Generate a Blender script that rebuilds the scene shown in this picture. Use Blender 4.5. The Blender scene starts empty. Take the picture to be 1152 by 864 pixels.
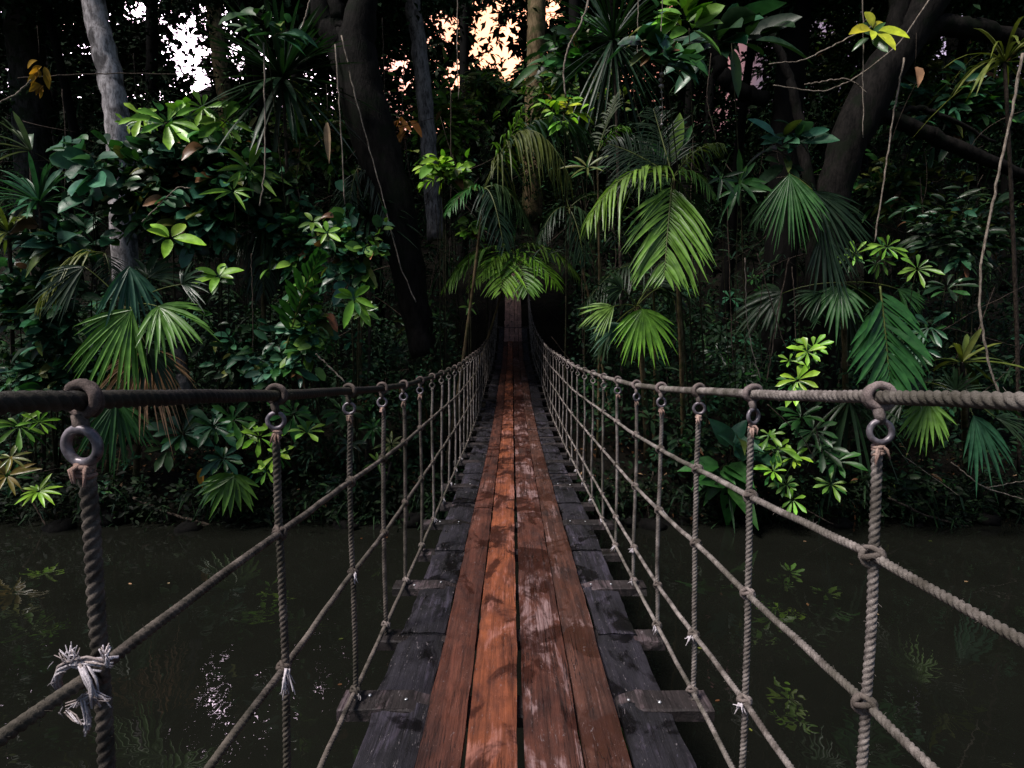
import bpy, math, random
import numpy as np
from math import radians as RD, sin, cos, pi
random.seed(11); RNG = np.random.default_rng(11)
SC = bpy.context.scene
COL = SC.collection
F = 640.0; PITCH = RD(4.02); CAMZ = 2.8          # focal in px of the 1152 wide photo, metres above water

def at(px, py, Y):
    """point on the ray of photo pixel (px,py) at depth Y (metres ahead)"""
    x = (px-576)/F; y = (432-py)/F
    cp, sp = cos(PITCH), sin(PITCH)
    fy = cp + y*sp; fz = -sp + y*cp
    k = Y/fy
    return np.array((x*k, Y, CAMZ+fz*k))

def nrm(v):
    v = np.asarray(v, float); l = np.linalg.norm(v)
    return v/l if l > 1e-9 else np.array((0, 0, 1.0))

# ------------------------------------------------------------------ geometry collectors
class Geo:
    def __init__(s): s.v = []; s.f = []; s.c = []; s.n = 0; s.cl = None; s.tri = []
    def raw(s, V, Fq, col=(0.5, 0.5, 0.5)):
        V = np.asarray(V, float).reshape(-1, 3); Fq = np.asarray(Fq, int).reshape(-1, 4)
        s.v.append(V); s.f.append(Fq+s.n)
        c = np.asarray(col, float)
        s.c.append(np.tile(c, (len(V), 1)) if c.ndim == 1 else c)
        s.n += len(V); return s
    def empty(s): return s.n == 0

    def tube(s, pts, rad, sides=8, col=(.5, .5, .5), cap=True, wob=0.0, prof=None):
        P = np.asarray(pts, float); n = len(P)
        R = np.full(n, rad, float) if np.isscalar(rad) else np.interp(np.linspace(0, 1, n), np.linspace(0, 1, len(rad)), rad)
        T = np.gradient(P, axis=0); T /= np.maximum(np.linalg.norm(T, axis=1, keepdims=True), 1e-9)
        a = np.array((0, 0, 1.0)) if abs(T[0][2]) < .9 else np.array((1.0, 0, 0))
        N = np.zeros_like(P); u = nrm(a-T[0]*a.dot(T[0]))
        for i in range(n):
            u = nrm(u-T[i]*u.dot(T[i])); N[i] = u
        B = np.cross(T, N)
        th = np.arange(sides)*2*pi/sides
        rr = R[:, None]*np.ones(sides)[None]
        if prof is not None: rr = rr*prof(np.cumsum(np.r_[0, np.linalg.norm(np.diff(P, axis=0), axis=1)]), th)
        if wob: rr = rr*(1+wob*RNG.standard_normal(rr.shape))
        V = P[:, None]+rr[..., None]*(np.cos(th)[None, :, None]*N[:, None]+np.sin(th)[None, :, None]*B[:, None])
        i = np.arange(n-1)[:, None]*sides; j = np.arange(sides)[None]; j2 = (j+1) % sides
        Q = np.stack([i+j, i+j2, i+sides+j2, i+sides+j], -1).reshape(-1, 4)
        V = V.reshape(-1, 3)
        if cap:
            V = np.vstack([V, P[0], P[-1]]); a0 = n*sides; a1 = a0+1
            k = np.arange(0, sides-1, 2)
            Q = np.vstack([Q, np.stack([np.full(len(k), a0), (k+2) % sides, k+1, k], -1),
                           np.stack([np.full(len(k), a1), (n-1)*sides+k, (n-1)*sides+k+1, (n-1)*sides+(k+2) % sides], -1)])
        s.raw(V, Q, col); return s
    def torus(s, c, axis, R, r, sides=8, segs=24, col=(.5, .5, .5), a0=0, a1=2*pi, lump=0.0):
        ax = nrm(axis); t = np.array((1.0, 0, 0)) if abs(ax[0]) < .8 else np.array((0, 1.0, 0))
        u = nrm(np.cross(ax, t)); w = np.cross(ax, u)
        an = np.linspace(a0, a1, segs+1)
        rs = R*(1+lump*RNG.standard_normal(segs+1)); rs[-1] = rs[0]
        P = np.asarray(c)+rs[:, None]*(np.cos(an)[:, None]*u+np.sin(an)[:, None]*w)
        s.tube(P, r, sides, col, cap=(a1-a0) < 6.2, wob=lump); return s
    def box(s, c, d, col=(.5, .5, .5), jit=0.0):
        c = np.asarray(c, float); d = np.asarray(d, float)/2
        V = np.array([(x, y, z) for x in (-1, 1) for y in (-1, 1) for z in (-1, 1)])*d+c
        if jit: V += RNG.standard_normal(V.shape)*jit
        s.raw(V, [(0, 1, 3, 2), (4, 6, 7, 5), (0, 4, 5, 1), (2, 3, 7, 6), (0, 2, 6, 4), (1, 5, 7, 3)], col); return s
    def build(s, name, mat, parent=None, origin=(0, 0, 0), smooth=True):
        V = np.vstack(s.v)-np.asarray(origin, float); Q = np.vstack(s.f).astype(np.int32); C = np.vstack(s.c)
        me = bpy.data.meshes.new(name)
        me.vertices.add(len(V)); me.vertices.foreach_set('co', V.astype(np.float32).ravel())
        me.loops.add(Q.size); me.loops.foreach_set('vertex_index', Q.ravel())
        me.polygons.add(len(Q)); me.polygons.foreach_set('loop_start', np.arange(0, Q.size, 4, dtype=np.int32))
        me.polygons.foreach_set('loop_total', np.full(len(Q), 4, np.int32))
        at_ = me.color_attributes.new('col', 'FLOAT_COLOR', 'POINT')
        at_.data.foreach_set('color', np.hstack([C, np.ones((len(C), 1))]).astype(np.float32).ravel())
        me.update(calc_edges=True); me.validate()
        me.polygons.foreach_set('use_smooth', np.full(len(me.polygons), smooth))
        me.materials.append(mat)
        o = bpy.data.objects.new(name, me); COL.objects.link(o)
        attach(o, parent, origin); return o

WORLD = {}
def attach(o, parent, origin):
    origin = np.asarray(origin, float)
    if parent is not None:
        o.parent = parent; o.location = origin-WORLD[parent.name]
    else: o.location = origin
    WORLD[o.name] = origin

def empty(name, loc, label=None, cat=None, group=None):
    o = bpy.data.objects.new(name, None); COL.objects.link(o); o.empty_display_size = .2
    attach(o, None, loc); tag(o, label, cat, group); return o
def tag(o, label=None, cat=None, group=None, kind=None):
    if label: o['label'] = label
    if cat: o['category'] = cat
    if group: o['group'] = group
    if kind: o['kind'] = kind
    return o

PROF = {'lance': lambda t: np.interp(t, [0, .12, .45, .8, 1], [.25, .75, 1, .6, .03]),
        'strap': lambda t: np.interp(t, [0, .1, .5, .85, 1], [.45, .8, 1, .75, .05]),
        'oval': lambda t: np.interp(t, [0, .08, .3, .55, .8, .93, 1], [.06, .45, .92, 1, .72, .4, .04]),
        'round': lambda t: np.interp(t, [0, .08, .3, .6, .85, .96, 1], [.1, .6, .98, 1, .78, .4, .06]),
        'heart': lambda t: np.interp(t, [0, .06, .25, .5, .8, 1], [.35, .8, 1, .82, .35, .03]),
        'obov': lambda t: np.interp(t, [0, .2, .6, .82, .94, 1], [.07, .3, .9, 1, .65, .1]),
        'pet': lambda t: np.full_like(t, 1.0)}
NSEG = {'lance': 4, 'strap': 5, 'oval': 6, 'round': 6, 'heart': 5, 'obov': 5, 'pet': 3}

def ribbons(g, P, D, U, L, W, droop, C, prof, n=None, fold=.18, curl=None):
    """vectorised leaf blades: N leaves, each n segments long, 3 vertices across (folded at the midrib)"""
    P = np.asarray(P, float); N = len(P)
    if N == 0: return
    D = np.asarray(D, float); D = D/np.maximum(np.linalg.norm(D, axis=1, keepdims=True), 1e-9)
    U = np.asarray(U, float); S = np.cross(D, U); S /= np.maximum(np.linalg.norm(S, axis=1, keepdims=True), 1e-9)
    Nn = np.cross(S, D)
    n = n or NSEG[prof]; t = np.linspace(0, 1, n+1)
    w = PROF[prof](t)*.5
    L = np.asarray(L, float); W = np.asarray(W, float); droop = np.asarray(droop, float)
    mid = P[:, None]+D[:, None]*(L[:, None]*t)[..., None]
    mid[..., 2] -= (droop*L)[:, None]*t**2
    off = S[:, None]*(W[:, None]*w)[..., None]
    up = Nn[:, None]*(W[:, None]*w*fold*2)[..., None]
    V = np.stack([mid-off+up, mid, mid+off+up], 2)          # N, n+1, 3, 3
    b = (np.arange(N)*(n+1)*3)[:, None, None]; i = (np.arange(n)*3)[None, :, None]; k = np.arange(2)[None, None]
    Q = np.stack([b+i+k, b+i+k+1, b+i+k+4, b+i+k+3], -1).reshape(-1, 4)
    C = np.asarray(C, float)
    tipv = (1+.5*(t-.4))[None, :, None]
    CC = np.repeat((C[:, None]*tipv)[:, :, None], 3, 2).reshape(-1, 3)
    g.raw(V.reshape(-1, 3), Q, CC)

class Leaves(Geo):
    """collects single leaves, then makes them all at once"""
    def __init__(s): super().__init__(); s.q = {}
    def leaf(s, p, d, u, L, W, droop=.2, col=(.03, .09, .03), prof='oval', fold=.18):
        s.q.setdefault((prof, fold), []).append((*p, *d, *u, L, W, droop, *col)); return s
    def flush(s):
        for (prof, fold), rows in s.q.items():
            A = np.array(rows, float)
            ribbons(s, A[:, :3], A[:, 3:6], A[:, 6:9], A[:, 9], A[:, 10], A[:, 11], A[:, 12:15], prof, fold=fold)
        s.q = {}
    def build(s, *a, **k): s.flush(); return super().build(*a, **k)

# ------------------------------------------------------------------ materials
def mat(name):
    m = bpy.data.materials.new(name); m.use_nodes = True
    nt = m.node_tree; nt.nodes.clear()
    out = nt.nodes.new('ShaderNodeOutputMaterial'); bs = nt.nodes.new('ShaderNodeBsdfPrincipled')
    nt.links.new(bs.outputs[0], out.inputs[0])
    return m, nt, bs, out
def nd(nt, typ, **k):
    n = nt.nodes.new('ShaderNode'+typ)
    for a, b in k.items():
        if a.startswith('i_'):
            key = a[2:]; key = int(key) if key.isdigit() else key.replace('_', ' ')
            n.inputs[key].default_value = b
        else: setattr(n, a, b)
    return n
def ramp(nt, fac, stops, interp='LINEAR'):
    r = nt.nodes.new('ShaderNodeValToRGB'); cr = r.color_ramp; cr.interpolation = interp
    while len(cr.elements) < len(stops): cr.elements.new(.5)
    for e, (p, c) in zip(cr.elements, stops):
        e.position = p; e.color = (*c, 1) if not np.isscalar(c) else (c, c, c, 1)
    nt.links.new(fac, r.inputs[0]); return r.outputs[0]
def mix(nt, fac, a, b, typ='MIX'):
    n = nt.nodes.new('ShaderNodeMix'); n.data_type = 'RGBA'; n.blend_type = typ
    for sck, v in ((n.inputs[0], fac), (n.inputs[6], a), (n.inputs[7], b)):
        if hasattr(v, 'links'): nt.links.new(v, sck)
        else: sck.default_value = v if np.isscalar(v) else (*v, 1)
    return n.outputs[2]
def mth(nt, op, a, b=0.0):
    n = nt.nodes.new('ShaderNodeMath'); n.operation = op
    for sck, v in ((n.inputs[0], a), (n.inputs[1], b)):
        if hasattr(v, 'links'): nt.links.new(v, sck)
        else: sck.default_value = v
    return n.outputs[0]
def noise(nt, vec, scale, detail=4, rough=.55, dist=0.0):
    n = nd(nt, 'TexNoise', i_Scale=scale, i_Detail=detail, i_Roughness=rough, i_Distortion=dist)
    if vec is not None: nt.links.new(vec, n.inputs['Vector'])
    return n.outputs[0]
def coords(nt, scale=(1, 1, 1), loc=(0, 0, 0), rnd=True):
    tc = nd(nt, 'TexCoord'); v = tc.outputs['Object']
    if rnd:
        oi = nd(nt, 'ObjectInfo'); m_ = mth(nt, 'MULTIPLY', oi.outputs['Random'], 57.0)
        va = nd(nt, 'VectorMath', operation='ADD'); nt.links.new(v, va.inputs[0]); nt.links.new(m_, va.inputs[1]); v = va.outputs[0]
    mp = nd(nt, 'Mapping'); mp.inputs['Scale'].default_value = scale; mp.inputs['Location'].default_value = loc
    nt.links.new(v, mp.inputs['Vector']); return mp.outputs[0]
def bump(nt, bs, h, strength, dist=.01):
    b = nd(nt, 'Bump', i_Strength=strength, i_Distance=dist); nt.links.new(h, b.inputs['Height'])
    nt.links.new(b.outputs[0], bs.inputs['Normal']); return b

def leaf_mat(name, rough=.38, trans=.22, spec=.5):
    m, nt, bs, out = mat(name)
    a = nd(nt, 'Attribute', attribute_name='col')
    v = coords(nt, rnd=False)
    n1 = noise(nt, v, 9, 3); n2 = noise(nt, v, 60, 3)
    c = mix(nt, 1.0, a.outputs['Color'], ramp(nt, n1, [(.3, (.62, .62, .62)), (.7, (1.25, 1.2, 1.1))]), 'MULTIPLY')
    c = mix(nt, ramp(nt, n2, [(.62, 0.0), (.75, .45)]), c, (.07, .06, .025))
    nt.links.new(c, bs.inputs['Base Color'])
    nt.links.new(ramp(nt, n1, [(.3, rough-.1), (.7, rough+.18)]), bs.inputs['Roughness'])
    bs.inputs['Specular IOR Level'].default_value = spec
    bump(nt, bs, n2, .25, .004)
    tr = nd(nt, 'BsdfTranslucent'); nt.links.new(mix(nt, 1.0, c, (1.3, 1.5, .7), 'MULTIPLY'), tr.inputs[0])
    mx = nd(nt, 'MixShader', i_0=trans); nt.links.new(bs.outputs[0], mx.inputs[1]); nt.links.new(tr.outputs[0], mx.inputs[2])
    nt.links.new(mx.outputs[0], out.inputs[0]); return m

def plain_leaf(name):
    m, nt, bs, out = mat(name); a = nd(nt, 'Attribute', attribute_name='col')
    nt.links.new(a.outputs['Color'], bs.inputs['Base Color']); bs.inputs['Roughness'].default_value = .7; bs.inputs['Specular IOR Level'].default_value = .08
    return m

def bark_mat(name, dark, light, moss=None, sc=1.0, bstr=.8):
    m, nt, bs, out = mat(name)
    v = coords(nt, (1, 1, .35)); n1 = noise(nt, v, 7*sc, 6, .65); n2 = noise(nt, coords(nt, (1, 1, .25)), 28*sc, 5, .7)
    f = mth(nt, 'ADD', mth(nt, 'MULTIPLY', n1, .6), mth(nt, 'MULTIPLY', n2, .4))
    c = ramp(nt, f, [(.40, dark), (.58, light)])
    if moss: c = mix(nt, ramp(nt, noise(nt, coords(nt), 3.5, 4), [(.5, 0.0), (.62, .8)]), c, moss)
    nt.links.new(c, bs.inputs['Base Color']); bs.inputs['Roughness'].default_value = .85; bs.inputs['Specular IOR Level'].default_value = .1
    bump(nt, bs, f, bstr, .03); return m

def rope_mat(name, dark, light, rough=.8):
    m, nt, bs, out = mat(name)
    a = nd(nt, 'Attribute', attribute_name='col')
    v = coords(nt); n1 = noise(nt, v, 18, 5, .7); n2 = noise(nt, v, 420, 3, .7); n3 = noise(nt, v, 2.5, 3)
    c = ramp(nt, n1, [(.36, dark), (.64, light)])
    c = mix(nt, ramp(nt, noise(nt, v, 6, 4, .7), [(.54, 0.0), (.66, .65)]), c, (dark[0]*.6, dark[1]*.55, dark[2]*.5))
    c = mix(nt, 1.0, c, ramp(nt, n2, [(.3, .55), (.7, 1.35)]), 'MULTIPLY')
    c = mix(nt, ramp(nt, n3, [(.46, 0.0), (.62, .7)]), c, (.045, .042, .028))
    c = mix(nt, 1.0, c, a.outputs['Color'], 'MULTIPLY')
    nt.links.new(c, bs.inputs['Base Color']); bs.inputs['Roughness'].default_value = rough
    bs.inputs['Specular IOR Level'].default_value = .25
    bump(nt, bs, mth(nt, 'ADD', n2, mth(nt, 'MULTIPLY', n1, .6)), .7, .0025); return m

def wood_mat(name, base, light, stain, patch, patch_amt, wet, seed=0, grain=1.0, streak=None, scuff=0.0):
    m, nt, bs, out = mat(name)
    loc = (seed*3.1, seed*7.7, 0)
    vg = coords(nt, (34, 1.5, 34), loc); vb = coords(nt, (1, .55, 1), loc); vf = coords(nt, (110, 5, 110), loc)
    g = noise(nt, vg, 1, 6, .7, .6); gf = noise(nt, vf, 1, 4, .7, .2)
    big = noise(nt, vb, 5.0, 5, .62, .4); mid_ = noise(nt, vb, 14, 6, .7)
    c = ramp(nt, big, [(.34, base), (.62, light)])
    c = mix(nt, 1.0, c, ramp(nt, g, [(.28, (.30, .28, .30)), (.5, (.95, .92, .9)), (.72, (1.6, 1.5, 1.5))]), 'MULTIPLY')
    # worn pale fibres, elongated along the grain
    pz = mth(nt, 'ADD', mth(nt, 'MULTIPLY', noise(nt, coords(nt, (1, .5, 1), (seed*1.7+4, 2, 0)), 4.2, 6, .65, .5), .62), mth(nt, 'MULTIPLY', g, .38))
    pm = ramp(nt, pz, [(.60-.16*patch_amt, 0.0), (.64-.14*patch_amt, .8)])
    c = mix(nt, pm, c, mix(nt, ramp(nt, gf, [(.35, 0.0), (.65, 1.0)]), (patch[0]*.45, patch[1]*.35, patch[2]*.35), patch))
    # wet dark stains
    st = noise(nt, coords(nt, (1.2, .8, 1), (seed*5.3, 9, 0)), 3.1, 6, .6, .9)
    sm = ramp(nt, st, [(.64-.2*wet, 0.0), (.68-.18*wet, .85)])
    c = mix(nt, sm, c, stain)
    # fine scratches
    sc_ = noise(nt, coords(nt, (60, 14, 60), (seed, 1, 0)), 1, 5, .8, 1.2)
    scm = ramp(nt, sc_, [(.62, 0.0), (.68, scuff)])
    c = mix(nt, scm, c, (.42, .36, .38))
    # dark drying cracks and pale flecks
    ck = noise(nt, coords(nt, (46, .9, 46), (seed*2, 3, 0)), 1, 5, .6, .35)
    ckm = ramp(nt, ck, [(.485, 0.0), (.497, .85), (.503, .85), (.515, 0.0)])
    ckm = mth(nt, 'MULTIPLY', ckm, ramp(nt, noise(nt, coords(nt, (3, 1, 3), (seed, 5, 0)), 1.7, 3), [(.45, 0.0), (.6, 1.0)]))
    c = mix(nt, ckm, c, (.008, .005, .005))
    fl = noise(nt, coords(nt, (1.6, 1, 1.6), (seed, 8, 0)), 90, 4, .75)
    flm = mth(nt, 'MULTIPLY', ramp(nt, fl, [(.62, 0.0), (.67, .7)]), ramp(nt, mid_, [(.5, 0.0), (.62, 1.0)]))
    c = mix(nt, flm, c, (patch[0]*1.1, patch[1]*1.1, patch[2]*1.1))
    nt.links.new(c, bs.inputs['Base Color'])
    r = mix(nt, sm, ramp(nt, mid_, [(.3, .5), (.7, .85)]), ramp(nt, mid_, [(.3, .16), (.7, .4)]))
    nt.links.new(r, bs.inputs['Roughness']); bs.inputs['Specular IOR Level'].default_value = .42
    h = mth(nt, 'ADD', mth(nt, 'ADD', mth(nt, 'MULTIPLY', g, .8*grain), mth(nt, 'MULTIPLY', gf, .5*grain)), mth(nt, 'MULTIPLY', mid_, .5))
    bump(nt, bs, mth(nt, 'SUBTRACT', h, mth(nt, 'MULTIPLY', ckm, .6)), .9, .006); return m

M = {}
M['leaf'] = leaf_mat('broad_leaf', .42, .2, .24)
M['gloss'] = leaf_mat('waxy_leaf', .34, .15, .36)
M['palm'] = leaf_mat('palm_leaf', .4, .2, .4)
M['under'] = leaf_mat('undergrowth_leaf', .6, .15, .12)
M['bark_wet'] = bark_mat('wet_brown_bark', (.0015, .0013, .0012), (.013, .011, .010), (.004, .007, .003), 1.2, 1.0)
M['bark_moss'] = bark_mat('mossy_bark', (.008, .008, .007), (.05, .047, .045), (.012, .022, .008), 1.5)
M['dull'] = plain_leaf('shaded_leaf')
M['dry'] = leaf_mat('dry_leaf', .8, .2, .1)
M['stem'] = bark_mat('green_stem', (.012, .014, .007), (.055, .05, .028), None, 3)
M['bark_dark'] = bark_mat('dark_bark', (.0008, .0007, .0007), (.0045, .004, .0038))
M['bark_pale'] = bark_mat('pale_bark', (.16, .14, .14), (.62, .57, .58), (.05, .045, .045), 2.2, .6)
M['bark_tan'] = bark_mat('tan_bark', (.06, .04, .02), (.22, .16, .09), (.05, .06, .02))
M['bark_grey'] = bark_mat('grey_bark', (.04, .036, .036), (.22, .2, .2), None, 1.5)
M['vine'] = bark_mat('vine_bark', (.08, .06, .045), (.36, .3, .25), None, 4)
M['vine_dark'] = bark_mat('dark_vine', (.015, .012, .01), (.10, .075, .06), None, 4)
M['rope'] = rope_mat('weathered_rope', (.085, .07, .063), (.36, .31, .29))
M['rope_dark'] = rope_mat('dark_handrail_rope', (.007, .0065, .006), (.035, .030, .027), .6)
M['rope_net'] = rope_mat('brown_net_rope', (.035, .029, .024), (.19, .155, .135))
M['fray'] = rope_mat('frayed_fibre', (.45, .40, .43), (.9, .82, .88))
M['bind'] = rope_mat('pink_binding', (.30, .16, .13), (.62, .42, .36))
def ring_mat():
    m, nt, bs, out = mat('old_ring')
    n = noise(nt, coords(nt), 60, 4)
    nt.links.new(ramp(nt, n, [(.3, (.05, .045, .055)), (.7, (.30, .26, .29))]), bs.inputs['Base Color'])
    nt.links.new(ramp(nt, n, [(.3, .25), (.7, .6)]), bs.inputs['Roughness']); bs.inputs['Metallic'].default_value = .4
    bump(nt, bs, n, .3, .002); return m
M['ring'] = ring_mat()
def nail_mat():
    m, nt, bs, out = mat('nail_steel'); bs.inputs['Base Color'].default_value = (.6, .6, .62, 1)
    bs.inputs['Metallic'].default_value = .7; bs.inputs['Roughness'].default_value = .35; return m
M['nail'] = nail_mat()
RED = dict(base=(.042, .015, .011), light=(.115, .038, .023), stain=(.035, .012, .009))
M['wood_lo'] = wood_mat('red_plank_outer', **RED, patch=(.30, .16, .13), patch_amt=.1, wet=.35, seed=1, scuff=.25)
M['wood_li'] = wood_mat('orange_plank', (.085, .026, .016), (.30, .088, .036), (.045, .016, .012), (.46, .20, .15), .5, .62, 2, scuff=.4)
M['wood_ri'] = wood_mat('red_plank_worn', **RED, patch=(.36, .24, .235), patch_amt=.48, wet=.75, seed=5, grain=1.2, scuff=.35)
M['wood_ro'] = wood_mat('brown_plank', (.036, .015, .011), (.085, .033, .021), (.05, .020, .014), (.30, .20, .19), .35, .5, 7, scuff=.3)
M['wood_side'] = wood_mat('grey_side_plank', (.005, .0045, .006), (.020, .018, .026), (.003, .0025, .003), (.065, .058, .085), .42, .5, 9, grain=1.6, scuff=.6)
M['wood_beam'] = wood_mat('crossbeam_wood', (.010, .008, .008), (.032, .024, .025), (.012, .010, .010), (.13, .10, .11), .4, .4, 12, scuff=.4)
M['wood_end'] = wood_mat('ramp_plank', (.18, .10, .085), (.38, .22, .19), (.03, .014, .012), (.24, .15, .14), .5, .3, 15)
# ------------------------------------------------------------------ the bridge
DK_Y = [-1, 7.6, 8.6, 9.6, 10.75, 12.3, 13.8, 15.2, 16.2, 16.9, 17.3, 17.7, 18.6, 20]
DK_D = [1.35, 1.34, 1.30, 1.23, 1.11, .83, .62, .36, -.10, -.66, -1.25, -1.75, -2.3, -2.45]
def smooth_interp(y, X, Yv):
    y = np.asarray(y, float); o = 0
    for k in (-.35, -.18, 0, .18, .35): o = o+np.interp(y+k, X, Yv)
    return o/5
def deck_z(y): return CAMZ-smooth_interp(y, DK_Y, DK_D)
RL_Y = [-1, .7, .79, 1.44, 2.09, 2.66, 3.2, 3.77, 4.4, 5.0, 6.3, 8.1, 10.3, 12.0, 13.5, 15.0, 16.2, 17.0, 17.6, 18.4]
RL_D = [.03, .07, .078, .130, .173, .207, .23, .24, .248, .25, .245, .184, .096, -.05, -.25, -.55, -.95, -1.45, -2.0, -2.7]
def rail_z(y): return CAMZ-np.interp(y, RL_Y, RL_D)*1.0
MY = [-1, 8.5, 12, 15, 17.5]
def taper(y): return np.interp(y, MY, [1, 1, .93, .8, .70])
XL0, XR0 = -.60, .69
def frac_z(y, f):      # f=0 deck level, 1 handrail
    d = deck_z(y); r = rail_z(y)
    return d+(r-d)*f
bridge = empty('rope_suspension_bridge', (0.04, 9, deck_z(9)), 'narrow rope suspension bridge with wet red planks and rope net sides crossing the dark water', 'bridge')

def board(x0, x1, y0, y1, lift, th, mat_, parent, name, step=.06, edge=.004, origin=None):
    n = max(2, int((y1-y0)/step)); ys = np.linspace(y0, y1, n+1)
    nx = 6; g = Geo()
    e0 = x0+np.cumsum(RNG.standard_normal(n+1))*0; k = RNG.random()*9
    wv = lambda s: edge*(np.sin(ys*2.3+s)+.6*np.sin(ys*7.1+s*2)+.5*np.sin(ys*19+s*3)+.5*RNG.standard_normal(n+1))
    L = x0*taper(ys)+wv(k); R = x1*taper(ys)+wv(k+4)
    z = deck_z(ys)+lift
    t = np.linspace(0, 1, nx); bev = np.where((t == 0) | (t == 1), -.006, 0)
    top = np.stack([L[:, None]+(R-L)[:, None]*t, np.repeat(ys[:, None], nx, 1), z[:, None]+bev+.0016*RNG.standard_normal((n+1, nx))], -1)
    bot = np.stack([L[:, None]+(R-L)[:, None]*np.array([1, 0]), np.repeat(ys[:, None], 2, 1), np.repeat((z-th)[:, None], 2, 1)], -1)
    S = np.concatenate([top, bot], 1); m = nx+2
    i = np.arange(n)[:, None]*m; j = np.arange(m)[None]; j2 = (j+1) % m
    Q = np.stack([i+j, i+j2, i+m+j2, i+m+j], -1).reshape(-1, 4)
    caps = []
    for b in (0, n*m):
        for a in range(0, nx-1):
            caps.append((b+a, b+a+1, b+nx, b+nx+1) if a == nx//2-1 else (b+a, b+a+1, b+nx if a >= nx//2 else b+nx+1, b+nx if a >= nx//2 else b+nx+1))
    g.raw(S.reshape(-1, 3), Q)
    # solid ends
    g.raw(S[0][[0, nx-1, nx, nx+1]]+(0, .002, 0), [(0, 1, 2, 3)]); g.raw(S[-1][[0, nx-1, nx, nx+1]]-(0, .002, 0), [(3, 2, 1, 0)])
    o = g.build(name, mat_, parent, origin if origin is not None else ((x0+x1)/2, y0, float(z[0])), smooth=False)
    return o

C0 = .04
def plank_run(x0, x1, m_, cuts, lift=0.0, edge=.004):
    for a, b in zip(cuts[:-1], cuts[1:]):
        board(x0, x1, a+.004, b-.004, lift+random.uniform(-.004, .003), .034, m_, bridge, 'plank', .07, edge)
plank_run(-.310, -.165, M['wood_lo'], [.2, 4.6, 7.4, 10.2, 12.9, 16.1], edge=.0018)
plank_run(-.155, .018, M['wood_li'], [.2, 6.3, 9.0, 11.6, 13.9, 16.1], .002, .0018)
plank_run(.040, .232, M['wood_ri'], [.2, 7.6, 10.2, 12.8, 16.1], .001, .0018)
plank_run(.238, .385, M['wood_ro'], [.2, 5.6, 8.6, 11.6, 14, 16.1], edge=.0018)
for (a, b) in ((-.30, -.12), (-.11, .09), (.10, .24), (.25, .375)):
    plank_run(a, b, M['wood_end'], [16.11, 16.85, 17.45, 18.8], .006)

YL = [.79, 1.44, 2.09, 2.62, 3.14]; YR = [1.06, 1.62, 2.09, 2.62, 3.14]
y = 3.14
while y < 16.2:
    y += .565; YL.append(y); YR.append(y)
YB = [.45, .98, 1.52]+YL[2:]
BEAMS = {}
nb = 0
for i, yb in enumerate(YB):
    cap_ = (i % 2 == 1)                       # every other beam lies over the side planks
    if yb in YL[2:3]: cap_ = True
    tp = float(taper(yb)); z = float(deck_z(yb))
    top = z-.036 if not cap_ else z-.012
    hl = .71 if cap_ else .655
    g = Geo(); x0, x1 = (C0-hl+random.uniform(-.02, .02))*tp, (C0+hl+random.uniform(-.02, .03))*tp
    nseg = 16; xs = np.linspace(x0, x1, nseg+1)
    hw = .058+.006*random.random(); th = .045
    # a beam under the red planks; where it caps the side planks the ends are thicker
    zt = np.where((xs > -.33*tp) & (xs < .405*tp), z-.036, top)
    prof = []
    for k, x in enumerate(xs):
        e = .004*RNG.standard_normal(2)
        prof.append([(x, yb-hw+e[0], zt[k]-.004), (x, yb-hw+.008, zt[k]), (x, yb+hw-.008, zt[k]+.001*RNG.standard_normal()), (x, yb+hw+e[1], zt[k]-.004), (x, yb+hw, zt[k]-th), (x, yb-hw, zt[k]-th)])
    S = np.array(prof); m = 6
    ii = np.arange(nseg)[:, None]*m; j = np.arange(m)[None]; j2 = (j+1) % m
    g.raw(S.reshape(-1, 3), np.stack([ii+j, ii+m+j, ii+m+j2, ii+j2], -1).reshape(-1, 4))
    for b, sg in ((S[0], 1), (S[-1], -1)):
        g.raw(b+(0.001*sg, 0, 0), [(0, 1, 2, 3), (0, 3, 4, 5)])
    o = g.build('crossbeam', M['wood_beam'], bridge, (C0*tp, yb, z-.05), smooth=False)
    BEAMS[yb] = o
    if cap_ and yb < 6:
        for side in (-1, 1):
            for q in (.155 if side < 0 else .12, .30 if side < 0 else .235):
                px = (-.31-q+.06 if side < 0 else .385+q-.06)
                gn = Geo(); c = np.array((px, yb+random.uniform(-.03, .035), top+.0035))
                gn.torus(c, (random.uniform(-.3, .3), random.uniform(-.3, .3), 1), .0035, .0035, 6, 10, (1, 1, 1))
                gn.build('nail', M['nail'], o, c)

# dark side planks, one per bay
for i in range(len(YB)-1):
    a, b = YB[i], YB[i+1]
    for side in (-1, 1):
        for q in range(1):
            x0, x1 = ((-.518, -.318) if side < 0 else (.395, .600))
            x0 += random.uniform(-.012, .012); x1 += 0
            if side > 0: x1 += random.uniform(-.012, .012)
            s = board(x0, x1, a-.01, b-.012+.03*(i % 2), -.020-.014*(i % 2)+random.uniform(-.004, .004), .028, M['wood_side'], bridge, 'side_plank', .05, .0035)

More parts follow.
